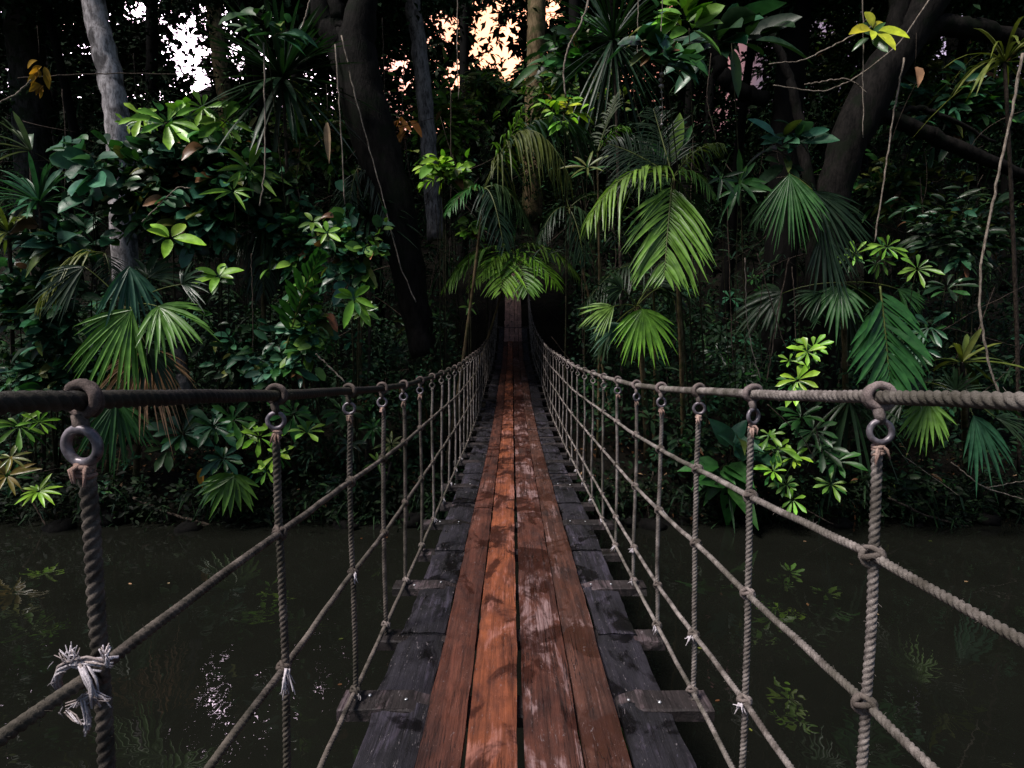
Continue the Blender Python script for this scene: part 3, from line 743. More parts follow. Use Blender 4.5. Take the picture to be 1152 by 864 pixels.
def vine(lbl, pts, Y, r, m='vine', leaves=0, group=None, name='hanging_vine', cat='vine', dY=0.0, lf=16, col='mid', lprof='oval'):
    P = np.array([at(x, y, Y+dY*i) for i, (x, y) in enumerate(pts)]); s = np.linspace(0, 1, len(P)); q = np.linspace(0, 1, max(16, len(P)*7))
    for k in range(1): Q = np.stack([np.interp(q, s, P[:, i]) for i in range(3)], -1)
    ker = np.array([.25, .5, .25])
    for _ in range(4): Q[1:-1] = .25*Q[:-2]+.5*Q[1:-1]+.25*Q[2:]
    Q[1:-1] += RNG.standard_normal((len(Q)-2, 3))*.004
    t = plant(name, Q[0], lbl, cat, group); g = Geo(); g.tube(Q, [r, r*.8], 7, wob=.12); g.build('stem', M[m], t, Q[0])
    if leaves:
        lv = Leaves()
        for i in range(leaves):
            k = random.random(); p = Q[int(k*(len(Q)-1))]; d = nrm((random.choice((-1, 1)), -.3, -.3)+rv(.3)); l = px2m(lf, Y)*random.uniform(.6, 1.1)
            lv.leaf(p, d, (0, -.6, .8), l, l*.5, .2, cv(col, .2), lprof)
        lv.build('foliage', M['leaf'], t, Q[0])
    return t

# ---- trees: trunk with limbs and a crown of clustered leaves above the frame or in it
GAPS = [(212, 52, 26, 42), (160, 10, 22, 14), (228, 92, 12, 22), (550, 40, 28, 36), (573, 70, 14, 24), (448, 72, 13, 11), (420, 80, 8, 12), (512, 88, 11, 18), (620, 12, 15, 16), (500, 28, 16, 18),
        (835, 82, 22, 34), (838, 50, 12, 14), (1068, 48, 18, 22), (1092, 22, 13, 16), (925, 30, 10, 12), (70, 30, 6, 10), (455, 95, 8, 8), (95, 55, 6, 6), (120, 18, 7, 7), (250, 20, 9, 12), (268, 60, 8, 12), (750, 8, 8, 10), (1125, 75, 6, 6), (900, 10, 6, 8)]
def project(P):
    d = P-np.array((0, 0, CAMZ)); cp, sp = cos(PITCH), sin(PITCH)
    f = d[:, 1]*cp-d[:, 2]*sp; u = d[:, 1]*sp+d[:, 2]*cp; f = np.maximum(f, .01)
    return 576+F*d[:, 0]/f, 432-F*u/f
def keep_gaps(P, soft=.15):
    """openings between the tree crowns where the evening sky comes through"""
    px, py = project(P); k = np.ones(len(P), bool)
    wob = .95+.45*np.sin(px*.19+py*.15+1.5*np.sin(py*.09))+.35*np.sin(px*.43-py*.35)+.25*np.sin(px*.9+py*1.1)
    for gx, gy, rx, ry in GAPS:
        k &= ~((((px-gx)/(rx*1.08))**2+((py-gy)/(ry*1.08))**2 < wob) & (RNG.random(len(P)) > soft))
    return k
def corridor(P, w=1.0):
    """free way over the bridge"""
    dz = deck_z(np.clip(P[:, 1], 0, 19.5))
    cen = (np.abs(P[:, 0]-.03) < w*taper(P[:, 1])) & (P[:, 1] < 18.6) & (P[:, 2] > dz-.8) & (P[:, 2] < dz+2.6)
    return ~cen
def leafcloud(g, P, size, col, prof='oval', W=.5, up=(0, -.25, 1), upj=.5, droop=.2, jit=.25, ddown=0.0, n=2, fold=.15):
    N = len(P)
    if N == 0: return
    D = RNG.standard_normal((N, 3)); D[:, 2] = D[:, 2]*.5-ddown; U = np.array(up)+upj*RNG.standard_normal((N, 3))
    L = size*RNG.uniform(.5, 1.3, N)
    col = np.array(col); idx = RNG.integers(0, len(col), N)
    C = col[idx]*np.exp(jit*RNG.standard_normal((N, 1)))
    ribbons(g, P, D, U, L, L*W, droop*RNG.uniform(.2, 2, N), C, prof, n=n, fold=fold)
def clumps(cen, k, rad, flat=.7):
    P = np.repeat(cen, k, 0); q = RNG.standard_normal(P.shape); q[:, 2] *= flat
    return P+q*rad
def tree(lbl, pts, Y, radii, bark, crown=None, limbs=(), name='forest_tree', cat='tree', sides=12, col=('deep', 'dark'), group=None, ln=9000, lsz=.16, root=True, moss=None):
    P = [at(x, y, Y+(d[0] if d else 0)) for x, y, *d in pts]
    P = np.array(P); s = np.linspace(0, 1, len(P)); q = np.linspace(0, 1, 40)
    Q = np.stack([np.interp(q, s, P[:, i]) for i in range(3)], -1)
    for _ in range(6): Q[1:-1] = .25*Q[:-2]+.5*Q[1:-1]+.25*Q[2:]
    Q[1:-1] += RNG.standard_normal((38, 3))*.012
    t = plant(name, Q[0], lbl, cat, group); g = Geo(); g.tube(Q, [px2m(r/2, Y) for r in radii] if radii[0] > 1.5 else radii, sides, wob=.035)
    ends = [Q[-1]]
    for lm in limbs:
        A = np.array([at(x, y, Y+(d[0] if d else 0)) for x, y, *d in lm[0]]); s2 = np.linspace(0, 1, len(A)); q2 = np.linspace(0, 1, 30)
        B = np.stack([np.interp(q2, s2, A[:, i]) for i in range(3)], -1)
        for _ in range(4): B[1:-1] = .25*B[:-2]+.5*B[1:-1]+.25*B[2:]
        B[1:-1] += RNG.standard_normal((28, 3))*.012
        g.tube(B, [px2m(r/2, Y) for r in lm[1]], 10, wob=.05); ends.append(B[-1])
    g.build('trunk', M[bark], t, Q[0])
    if crown:
        lv = Geo(); (cx, cy, cz, R, Rz) = crown; cen = RNG.standard_normal((70, 3)); cen /= np.linalg.norm(cen, axis=1, keepdims=True); cen *= RNG.random((70, 1))**.4
        cen = cen*np.array((R, R, Rz))+np.array((cx, cy, cz))
        tw = Geo(); top = ends[0]
        for c in cen[:16]: tw.tube(bez(top, (top+c)/2+(0, 0, .3), c, 8), [.05, .012], 5)
        tw.build('limbs', M[bark], t, top)
        P_ = clumps(cen, ln//70, R*.17); P_ = P_[keep_gaps(P_) & corridor(P_, 1.2)]
        if len(P_): leafcloud(lv, P_, lsz, [C_[c] for c in col]); lv.build('crown', M['dull'], t, (cx, cy, cz))
    return t
# ------------------------------------------------------------------ masses nobody could count
def region(n, y0, y1, z0, z1, xw):
    Y = RNG.uniform(y0, y1, n); X = RNG.uniform(-1, 1, n)*(Y*xw+1.0); gz = ground_z(X, Y)
    Z = gz+z0+RNG.random(n)*(z1-z0)
    return np.stack([X, Y, Z], -1)
def patchy(P, f, thr):
    v = np.sin(P[:, 0]*f+1.7*np.sin(P[:, 2]*f*.8))+np.sin(P[:, 2]*f*1.3+P[:, 1]*f*.9+2)+.6*np.sin(P[:, 0]*f*2.7-P[:, 2]*f*1.9)
    return v > thr
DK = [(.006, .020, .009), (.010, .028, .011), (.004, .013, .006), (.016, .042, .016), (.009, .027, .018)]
def undergrowth():
    g = Geo()
    # on the bank, low and mixed
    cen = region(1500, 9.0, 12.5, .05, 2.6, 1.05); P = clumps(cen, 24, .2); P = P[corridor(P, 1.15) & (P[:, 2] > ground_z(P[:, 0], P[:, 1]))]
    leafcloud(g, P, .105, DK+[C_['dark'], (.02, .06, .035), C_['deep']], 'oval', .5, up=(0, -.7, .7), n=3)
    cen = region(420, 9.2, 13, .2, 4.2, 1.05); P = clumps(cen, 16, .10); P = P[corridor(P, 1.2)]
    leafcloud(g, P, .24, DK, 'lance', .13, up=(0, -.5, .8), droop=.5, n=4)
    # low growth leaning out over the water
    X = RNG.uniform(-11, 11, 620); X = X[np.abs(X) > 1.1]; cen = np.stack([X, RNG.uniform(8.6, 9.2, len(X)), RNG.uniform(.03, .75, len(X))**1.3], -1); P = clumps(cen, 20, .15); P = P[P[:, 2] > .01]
    leafcloud(g, P, .11, [(.002, .006, .003), (.005, .012, .005), (.002, .005, .002), (.010, .022, .008)], 'oval', .42, up=(0, -.8, .6), n=3, jit=.5)  # near-black leaf colours paint in the shade just above the water
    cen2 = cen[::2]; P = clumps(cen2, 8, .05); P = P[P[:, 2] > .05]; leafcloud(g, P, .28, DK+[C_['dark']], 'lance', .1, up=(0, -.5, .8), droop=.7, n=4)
    # leaf whorls scattered through it
    lv = Leaves()
    for c in region(520, 9.0, 11.5, .15, 3.2, 1.05):
        if not corridor(c[None], 1.25)[0]: continue
        whorl(lv, c, (random.gauss(0, .3), -.8, .7), random.uniform(.12, .24), random.choice((6, 7, 8)), random.choice(('deep', 'dark', 'dark', 'mid', 'teal')), prof='obov')
    lv.flush(); g.v += lv.v; g.c += lv.c
    for f in lv.f: g.f.append(f+g.n)
    g.n += lv.n
    tag(g.build('undergrowth', M['under'], None, (0, 10.5, 1)), kind='stuff')
    g = Geo()
    for i in range(620):
        c = region(1, 9.3, 17, .3, 6.5, 1.0)[0]
        if not corridor(c[None], 1.5)[0]: continue
        d = rv(1)*(1, .5, 1); l = random.uniform(.5, 1.6); e = c+nrm(d)*l; g.tube(bez(c, (c+e)/2+rv(.2), e, 7), [random.uniform(.004, .012), .003], 4, wob=.1)
    tag(g.build('tangled_twigs', M['vine_dark'], None, (0, 12, 2)), kind='stuff')
    g = Geo()
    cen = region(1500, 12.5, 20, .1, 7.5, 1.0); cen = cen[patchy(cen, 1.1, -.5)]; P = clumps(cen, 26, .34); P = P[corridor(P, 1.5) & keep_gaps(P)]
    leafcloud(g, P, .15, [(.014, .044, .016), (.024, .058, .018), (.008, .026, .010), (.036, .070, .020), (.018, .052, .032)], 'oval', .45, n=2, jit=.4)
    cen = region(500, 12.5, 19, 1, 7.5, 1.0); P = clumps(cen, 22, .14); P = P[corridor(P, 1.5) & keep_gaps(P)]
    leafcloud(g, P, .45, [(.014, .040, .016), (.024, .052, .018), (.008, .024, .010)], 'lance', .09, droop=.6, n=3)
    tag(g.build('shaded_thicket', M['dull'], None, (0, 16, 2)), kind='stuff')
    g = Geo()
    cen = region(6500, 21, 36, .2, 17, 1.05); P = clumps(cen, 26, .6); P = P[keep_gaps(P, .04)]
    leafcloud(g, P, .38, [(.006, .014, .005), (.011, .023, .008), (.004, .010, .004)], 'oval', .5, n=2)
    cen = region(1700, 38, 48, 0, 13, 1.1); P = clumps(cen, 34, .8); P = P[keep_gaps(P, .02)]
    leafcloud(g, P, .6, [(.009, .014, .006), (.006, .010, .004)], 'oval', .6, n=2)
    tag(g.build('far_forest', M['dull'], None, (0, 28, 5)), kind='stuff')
    # fallen leaves and debris at the waterline
    g = Geo(); P = region(2600, 8.9, 10.8, .01, .05, 1.0); leafcloud(g, P, .09, [C_['brown'], (.05, .03, .02), C_['dry'], (.03, .03, .012)], 'oval', .5, up=(0, 0, 1), upj=.25, n=2)
    tag(g.build('leaf_litter', M['dry'], None, (0, 9.5, .3)), kind='stuff')
undergrowth()

# ------------------------------------------------------------------ trees
tree('tall pale mottled trunk leaning left behind the round leaved climber', [(142, 330), (135, 150), (122, 75), (104, 0), (90, -70), (70, -240)], 10.4, [27, 25, 24, 23, 20, 12], 'bark_pale', (-10.4, 12.5, 11.5, 2.6, 1.8))
tree('tan palm-like trunk standing in the sky glow at upper left', [(262, 230), (254, 118), (246, 60), (238, -5), (228, -150)], 20, [17, 16, 15, 15, 9], 'bark_tan', (-11, 20, 15.5, 3.2, 2.2))
tree('massive black leaning trunk left of the bridge, forked at the top', [(478, 400), (466, 345), (445, 240), (418, 150), (398, 70), (412, -10), (420, -180)], 9.7, [30, 34, 46, 50, 46, 26, 14], 'bark_wet', (-3.3, 11.8, 10.3, 2.7, 1.5),
     limbs=[([(404, 110), (385, 60), (362, 15), (340, -60)], [34, 28, 22, 14]), ([(398, 80), (380, 20), (372, -60)], [26, 20, 14]), ([(430, 190), (385, 60, .3), (330, 40, .6), (280, 10, .8)], [14, 10, 8, 5])])
tree('slim grey upright trunk right of the black forked trunk', [(490, 270), (484, 180), (473, 60), (464, 0), (455, -200)], 11.9, [19, 18, 17, 17, 9], 'bark_grey', (-2.2, 15.5, 12.6, 2.4, 1.5), ln=6000)
tree('dim straight trunk against the orange sky above the bridge', [(598, 250), (602, 100), (604, 0), (606, -160)], 19, [22, 20, 19, 10], 'bark_tan', (2.0, 20, 16.5, 2.8, 2.0), ln=7000)
tree('thick black vertical trunk at upper right of the bridge', [(868, 480), (880, 250), (886, 120), (897, 0), (905, -200)], 11.2, [36, 34, 30, 29, 18], 'bark_dark', (5.6, 11.6, 10.6, 2.6, 1.6), limbs=[([(862, 112), (835, 105), (812, 85), (806, 60), (790, 20)], [16, 17, 16, 14, 8])])
tree('broad black tree slanting up to the right with long low boughs', [(905, 560), (925, 330), (938, 200), (975, 110), (1035, 20), (1110, -110), (1150, -260)], 9.7, [46, 40, 36, 44, 38, 30, 16], 'bark_wet', (8.6, 11.2, 10.3, 2.8, 1.6),
     limbs=[([(1010, 60), (1050, 26), (1100, 33), (1160, 46), (1230, 40)], [22, 22, 20, 16, 10]), ([(935, 215), (985, 128), (1010, 135), (1060, 158), (1110, 180), (1170, 205)], [18, 14, 16, 15, 13, 10]),
            ([(950, 160), (1000, 60), (1010, 20), (1020, -60)], [26, 24, 20, 12]), ([(985, 140), (1030, 120), (1060, 130), (1120, 160)], [8, 6, 5, 3]), ([(925, 320), (905, 170), (890, 90), (860, 20)], [14, 12, 9, 6])])
tree('dark mossy trunk in the far upper left corner', [(40, 260), (36, 120), (28, 40), (18, -20), (5, -200)], 13.5, [36, 34, 34, 32, 18], 'bark_moss', (-14, 13.8, 11.8, 2.8, 1.8))
tree('dark stem crossing below the slanting black tree', [(980, 420), (978, 320), (976, 230), (968, 150)], 12.4, [9, 9, 10, 9], 'bark_dark')
tree('short dark palm stem below the left fan palm', [(212, 455), (205, 420), (196, 380), (190, 350)], 8.9, [14, 13, 12, 8], 'bark_grey')
for i, (x, Y, w) in enumerate([(285, 17, 12), (330, 19, 14), (520, 21, 12), (655, 18, 15), (690, 21, 12), (770, 17, 14), (800, 20, 10), (1010, 18, 12), (1085, 19, 16), (1130, 17, 10), (170, 19, 14), (60, 20, 10), (1045, 22, 12)]):
    tree('slender dark trunk standing deep in the shaded forest', [(x, 330), (x+random.uniform(-10, 10), 150), (x+random.uniform(-16, 16), 0), (x+random.uniform(-30, 30), -170)], Y, [w, w*.9, w*.8, w*.5], 'bark_dark', None, group='slender trunks deep in the forest')

# high canopy added over the bank to block sky light (tops above the picture)
for i, (x, Y, z, R) in enumerate([(-13.5, 11.6, 10.4, 2.6), (-9.4, 11.6, 11, 2.3), (-5.2, 11.4, 10.4, 2.2), (-3.4, 13.2, 10.8, 2.0), (4.0, 13.2, 10.9, 2.0), (4.8, 11.4, 10.2, 2.1), (9, 11.3, 10.4, 2.4), (13, 11.6, 10.4, 2.7), (-7, 15, 13, 3), (6.5, 15.6, 13.2, 3), (-14, 17, 13.5, 3.4), (13.5, 17, 13.6, 3.4)]):
    t = plant('shade_canopy_tree', (x, Y+1.6, float(ground_z(x, Y+1.6))), 'leafy crown added above the picture to shade the forest', 'tree', 'added crowns shading the forest')
    g = Geo(); b = np.array((x, Y+1.6, float(ground_z(x, Y+1.6)))); b[0] += (.9+1.4*(x > 0) if abs(x) < 2 else 0)*(1 if x >= 0 else -1); g.tube(bez(b, (x*1.02, Y+2.0, z*.5), (x, Y, z), 14), [.14, .07], 9, wob=.05); g.build('trunk', M['bark_dark'], t, b)
    cen = RNG.standard_normal((60, 3)); cen /= np.linalg.norm(cen, axis=1, keepdims=True); cen = cen*RNG.random((60, 1))**.4*np.array((R, R, 1.5))+np.array((x, Y, z))
    P = clumps(cen, 110, R*.17); P = P[keep_gaps(P)]; lv = Geo(); leafcloud(lv, P, .17, DK, 'oval', .5); lv.build('crown', M['dull'], t, (x, Y, z))

# ------------------------------------------------------------------ left bank
bush('round leaved climber heaped high on the left bank', 'leafy_climber', 'shrub', 205, 215, 8.9, 125, 78, 1250, 21, ['teal', 'teal', 'blue', 'deep', 'mid', 'dark'], 'round', .72, 'gloss', .5)
bush('teal leaved shrub filling the bank below the yellowing frond', 'leafy_shrub', 'shrub', 60, 415, 8.9, 80, 42, 420, 17, ['teal', 'dark', 'mid', 'teal'], 'oval', .5, 'leaf', .4)
bush('dim oval leaved shrub right of the round leaved climber', 'leafy_shrub', 'shrub', 300, 225, 9.2, 56, 60, 300, 18, ['dark', 'teal', 'deep'], 'round', .66, 'leaf', .4)
bush('hanging curtain of glossy leaves between the dark palm and the leaning trunk', 'leafy_climber', 'climber', 335, 275, 8.9, 34, 70, 260, 16, ['mid', 'teal', 'fresh', 'teal'], 'oval', .5, 'gloss', .25)
bush('small leaved shrub between the fan palm and the left climber', 'leafy_shrub', 'shrub', 275, 395, 9.0, 60, 45, 300, 15, ['dark', 'deep', 'teal'], 'oval', .5, 'leaf', .4)
bush('tuft of pointed leaves above the round leaved climber', 'leafy_shrub', 'shrub', 250, 160, 9.1, 62, 30, 240, 17, ['mid', 'fresh', 'teal', 'dark'], 'oval', .4, 'leaf', .4)
bush('dim small leaved shrub at the far left edge', 'leafy_shrub', 'shrub', 40, 345, 8.7, 85, 75, 420, 20, ['dark', 'teal', 'deep', 'teal'], 'oval', .55, 'leaf', .5)
bush('pale wide leaves with one pink leaf left of the climber', 'leafy_shrub', 'shrub', 62, 270, 8.6, 55, 42, 140, 26, ['teal', 'blue', 'grey'], 'heart', .62, 'gloss', .3)
bush('large heart shaped leaves on the left side of the climber', 'leafy_shrub', 'shrub', 100, 190, 8.3, 34, 52, 30, 27, ['blue', 'teal', 'blue'], 'round', .8, 'leaf', .2, hollow=.2, stems=2)
bush('dim mid green leaves showing between the black leaning trunk and the grey trunk', 'leafy_shrub', 'shrub', 500, 140, 13.4, 62, 60, 520, 15, ['fresh', 'olive', 'bright', 'fresh'], 'oval', .45, 'leaf', .6, bx=520)  # this and the next dim bushes: leaf colours brightened against the canopy's shade
bush('dim foliage to the left of the black leaning trunk', 'leafy_shrub', 'shrub', 350, 160, 13.4, 62, 62, 520, 15, ['fresh', 'olive', 'mid'], 'oval', .45, 'leaf', .6)
bush('dim green thicket seen beyond the arching feather palm', 'leafy_shrub', 'shrub', 640, 110, 14.5, 80, 44, 520, 15, ['fresh', 'mid', 'olive'], 'oval', .45, 'leaf', .6, bx=700)
bush('dim foliage between the two black trees at the right', 'leafy_shrub', 'shrub', 1000, 70, 13.6, 120, 60, 620, 15, ['fresh', 'olive', 'mid'], 'oval', .45, 'leaf', .6)
rosette('long narrow grey leaves at the upper left edge', 35, 170, 9.3, 52, 12, 'grey', base_px=30, W=.12, up=.6)
rosette('spiky rosette of narrow leaves at the left edge', 45, 228, 8.4, 68, 38, 'teal', W=.07)
rosette('yellow green strap leaved clump low on the left edge', 10, 262, 8.3, 48, 30, 'olive', W=.08)
sprigs('glossy whorls on top of the round leaved climber', 'whorled_shrub', 'shrub', 8.6, [(188, 138, 34, 'bright'), (212, 132, 32, 'bright', 10), (160, 132, 24, 'lime'), (252, 138, 34, 'fresh'), (228, 122, 24, 'bright'), (143, 140, 18, 'lime', 5)], bx=200, n=8)
sprigs('five bright lime leaves spread like a hand below the climber', 'palmate_seedling', 'seedling', 7.9, [(192, 268, 31, 'lime', 5)], bx=200, W=.42, prof='oval')
sprigs('four bright leaves in a cross left of the black leaning trunk', 'palmate_seedling', 'seedling', 8.1, [(246, 311, 27, 'bright', 6)], bx=250, W=.40, prof='oval')
sprigs('narrow drooping lime whorl right of the climber', 'whorled_shrub', 'shrub', 8.3, [(280, 190, 38, 'fresh', 9), (262, 215, 30, 'bright', 7)], bx=270, W=.18, prof='lance')
rosette('big dark spiky dracaena hanging below the upper left glow', 318, 88, 8.8, 98, 95, 'deep', 'dracaena', W=.055, base_px=330, droop=.25, hang=.6, m='gloss')
bush('sprig of wide leaves hanging at the top left of the dracaena', 'leafy_sprig', 'sprig', 300, 30, 7.9, 42, 22, 26, 30, ['teal', 'mid', 'fresh'], 'oval', .42, 'leaf', .15, hollow=.1, stems=1, bx=345)
crown_pinnate('dark drooping feather palm behind the left vines', 292, 262, 9.2, [(-38, 45, -.3, .45, 'deep', dict(droop=.9, LL=.5, n=32)), (38, 50, -.2, .5, 'dark', dict(droop=.9, LL=.5, n=32)), (0, -45, .2, .1, 'deep'), (5, 70, -.2, .3, 'deep', dict(droop=1.0))], trunk=.04)
rosette('grassy dark strap leaved plant under the black trunk', 415, 245, 9.6, 62, 60, 'deep', W=.045, droop=.7, base_px=410)
crown_pinnate('thin grey green frond palm beside the leaning trunk', 402, 190, 9.6, [(38, 72, -.3, .4, 'grey', dict(n=34, LL=.42, W=.05)), (-14, 85, -.2, .3, 'dark', dict(n=30)), (25, -30, .1, .2, 'dark')], trunk=.03)
crown_fan('fan palm with bright fronds left of the bridge above the handrail', 142, 345, 8.0, [
    (148, 348, -38, 60, 84, 'fresh', dict(spread=1.9, n=26, dY=-.35)), (178, 345, 42, 26, 66, 'fresh', dict(spread=2.6, n=24, dY=-.3)), (145, 300, 4, 50, 66, 'teal', dict(spread=1.7, n=18)),
    (95, 300, -40, 25, 60, 'dark', dict(spread=1.6)), (130, 450, -4, 50, 62, 'mid', dict(spread=2.3, n=20, dY=-.1)), (165, 390, 25, 60, 50, 'dark', dict(spread=2.0)), (205, 320, 30, -30, 45, 'deep', {})], bx=150)
t = plant('dead_fan_frond', at(150, 400, 8.1), 'brown dead fan frond hanging in a skirt just above the left handrail', 'dead frond')
for (hx, hy, dx, dy, r, n) in [(160, 398, -14, 40, 66, 30), (170, 395, 30, 35, 52, 24)]:
    hb = at(hx, hy, 8.05); tp = at(hx+dx, hy+dy, 8.0); fan('frond', t, at(150, 400, 8.1), hb, tp-hb, px2m(r, 8), n, 2.6, 'dry', droop=.5, W=.035, m='dry')
crown_pinnate('yellowing feather palm frond arching at the left edge', 118, 285, 8.4, [(-76, 58, -.5, .42, 'olive', dict(n=34, LL=.42, droop=.8)), (-40, 20, .1, .2, 'mid'), (10, 48, -.2, .3, 'dark')], trunk=.035)
bush('climber of glossy oval leaves left of the bridge', 'leafy_climber', 'climber', 395, 285, 8.4, 44, 60, 210, 18, ['teal', 'blue', 'mid', 'teal', 'fresh'], 'round', .66, 'gloss', .28, bx=400)
crown_pinnate('broad leaflet frond climbing beside the left climber', 322, 392, 8.0, [(40, -108, -.1, .16, 'mid', dict(n=16, LL=.36, W=.26, fwd=.8, droop=.25))], trunk=0, name='climbing_frond', mat_='gloss')
bush('cascade of small round leaves trailing down left of the glossy climber', 'leafy_climber', 'climber', 345, 365, 8.2, 30, 58, 170, 17, ['teal', 'mid', 'blue', 'fresh'], 'round', .66, 'gloss', .22, bx=370)
sprigs('bright pointed whorl in the left climber', 'whorled_shrub', 'shrub', 8.1, [(398, 335, 27, 'bright', 6), (368, 262, 18, 'bright', 5), (352, 250, 16, 'fresh', 5), (410, 350, 20, 'fresh')], bx=390, W=.34, prof='oval')
bush('teal leaved trailing shrub above the second left rope', 'leafy_shrub', 'shrub', 318, 408, 8.4, 46, 34, 120, 18, ['teal', 'blue', 'mid'], 'oval', .5, 'gloss', .25)
sprigs('tall whorl plant growing behind the second left hanger', 'whorled_shrub', 'shrub', 8.5, [(292, 492, 27, 'bright', 7), (312, 512, 22, 'lime', 6), (276, 488, 22, 'fresh', 6), (345, 486, 25, 'fresh', 7), (300, 530, 18, 'bright', 5)], bx=305)
sprigs('dark green whorled shrub under the left handrail', 'whorled_shrub', 'shrub', 8.8, [(205, 488, 36, 'teal', 9), (240, 480, 32, 'teal', 9), (190, 505, 28, 'dark', 8), (262, 472, 28, 'mid', 8), (330, 465, 28, 'mid', 8), (385, 462, 26, 'dark', 8), (250, 515, 24, 'teal')], bx=235, n=9)
fanp = crown_fan('low fan leaf hanging bright over the left shoreline', 262, 532, 8.5, [(262, 535, -6, 32, 40, 'fresh', dict(spread=3.3, n=12, dY=-.1)), (250, 540, -30, 12, 34, 'mid', dict(spread=2, n=8, dY=0))], bx=268, extra=0, trunk=False, cat='fan plant')
sprigs('star shaped lime rosette low at the left', 'whorled_shrub', 'shrub', 8.3, [(43, 553, 22, 'lime', 13)], bx=45, W=.2, prof='lance')
sprigs('yellow green whorls at the left edge below the handrail', 'whorled_shrub', 'shrub', 8.4, [(22, 480, 26, 'fresh', 10), (44, 475, 18, 'bright', 8)], bx=30, W=.22)
sprigs('yellowing rosette at the left edge near the water', 'whorled_shrub', 'shrub', 8.3, [(8, 535, 30, (.22, .16, .03), 10), (12, 515, 22, 'olive', 9)], bx=8, W=.2, prof='lance')
sprigs('small teal rosette right of the first left hanger', 'whorled_shrub', 'shrub', 8.6, [(106, 552, 18, 'teal', 10)], bx=108, W=.22)
sprigs('low dark whorls close to the shoreline left of the bridge', 'whorled_shrub', 'shrub', 9.0, [(395, 500, 22, 'dark', 9), (420, 482, 20, 'mid', 8), (440, 500, 20, 'olive', 8), (425, 520, 16, 'fresh', 6), (380, 545, 20, 'dark', 8)], bx=415, W=.22, prof='lance')
sprigs('lime fern like whorls left of the bridge end', 'whorled_shrub', 'shrub', 10.2, [(462, 365, 24, 'olive', 8), (478, 354, 20, 'fresh', 7), (449, 398, 22, 'dark', 9), (408, 412, 18, 'dark', 8), (527, 345, 10, 'fresh', 5)], bx=465, W=.24, prof='lance')
bush('ferny low thicket under the left net', 'leafy_shrub', 'shrub', 440, 440, 9.6, 58, 30, 260, 14, ['dark', 'deep', 'mid'], 'lance', .3, 'leaf', .3)
# hanging things on the left
def single_leaf(lbl, px, py, Y, L, col, d=(0.1, -.2, -1), W=.4, n=1, name='hanging_leaf', cat='leaf', m='dry'):
    c = at(px, py, Y); t = plant(name, c, lbl, cat); g = Geo(); g.tube([c+(0, 0, .5), c+(.01, 0, .2), c], [.002, .002], 5); g.build('stem', M['vine_dark'], t, c)
    lv = Leaves()
    if n > 1:
        for i in range(n+3):
            q = c+rv(px2m(L, Y)*.25)-np.array((0, 0, px2m(L, Y)*.3*i*.6)); d_l = nrm(np.array((random.uniform(-1, 1), random.uniform(-1, .2), -.7)))
            g2 = random.uniform(.6, 1.1); lv.leaf(q, d_l, nrm(rv(1)+(0, -1, 0)), px2m(L, Y)*g2, px2m(L, Y)*W*g2, .5, cv(col, .3), 'oval', .35)
        n = 0
    for i in range(n): 
        sg = (1 if i % 2 else -1); q = c-np.array((0, 0, px2m(L, Y)*.28*(i//2)))
        lv.leaf(q, np.array(d)+((sg*.9, 0, .35) if n > 1 else (0, 0, 0)), (0.1, -1, .2), px2m(L, Y), px2m(L, Y)*W, .3, cv(col, .15), 'lance', .55)
    lv.build('blade', M[m], t, c)
single_leaf('hanging frond of yellow brown leaves at the upper left edge', 44, 70, 8.4, 12, 'gold', n=12, W=.5, name='yellow_frond', cat='frond')
single_leaf('dry curled brown leaf hanging beside the black leaning trunk', 368, 138, 7.8, 36, 'dry', W=.22)
single_leaf('orange leaves between the black and the grey trunk', 452, 128, 10.5, 15, 'orange', n=6, W=.5, m='leaf')
single_leaf('small yellow orange leaf low above the left shoreline', 227, 527, 8.6, 17, 'gold', W=.5, m='leaf')
vine('thin pale vine hanging straight from the dracaena', [(297, 48), (298, 120), (299, 190), (292, 232)], 7.8, .011)
vine('long thin vine curving down beside the leaning trunk', [(384, 40), (400, 110), (425, 200), (450, 300), (468, 340)], 8.6, .010)
vine('straight pale vine left of the black leaning trunk', [(377, 50), (382, 120), (388, 230)], 8.0, .010)
vine('short pale twig vine above the forked black trunk', [(352, -10), (345, 15), (340, 30)], 8.0, .013)
vine('fine vine falling through the sky glow beside the grey trunk', [(515, -10), (514, 60), (516, 112)], 9.5, .008)
vine('fine vine ending near the dark drooping palm', [(283, 285), (284, 330), (285, 400)], 8.1, .007, 'vine_dark')
vine('brown dry fibres hanging onto the left handrail', [(355, 398), (368, 410), (388, 430)], 8.0, .012, 'vine')
vine('pale crossing twig at the upper left', [(-5, 118), (20, 105), (35, 90)], 8.0, .012)
vine('thin horizontal twig crossing the pale mottled trunk', [(20, 88), (80, 84), (150, 82), (240, 85)], 8.6, .009, 'vine_dark')
vine('arching twig carrying round leaves on the climber', [(160, 250), (185, 225), (200, 210), (215, 212)], 8.2, .010, leaves=8, lf=18, col='teal', lprof='round')
for i, (x, y0, y1) in enumerate([(70, 100, 250), (150, 60, 180), (455, 60, 200), (507, 100, 300), (243, 220, 330), (338, 160, 250), (430, 20, 150), (490, 230, 330)]):
    vine('thin dark aerial root hanging in the shade of the left bank', [(x, y0), (x+random.uniform(-6, 6), (y0+y1)/2), (x+random.uniform(-8, 8), y1)], random.uniform(9, 12), .008, 'vine_dark', group='dark aerial roots left', name='aerial_root', cat='root')

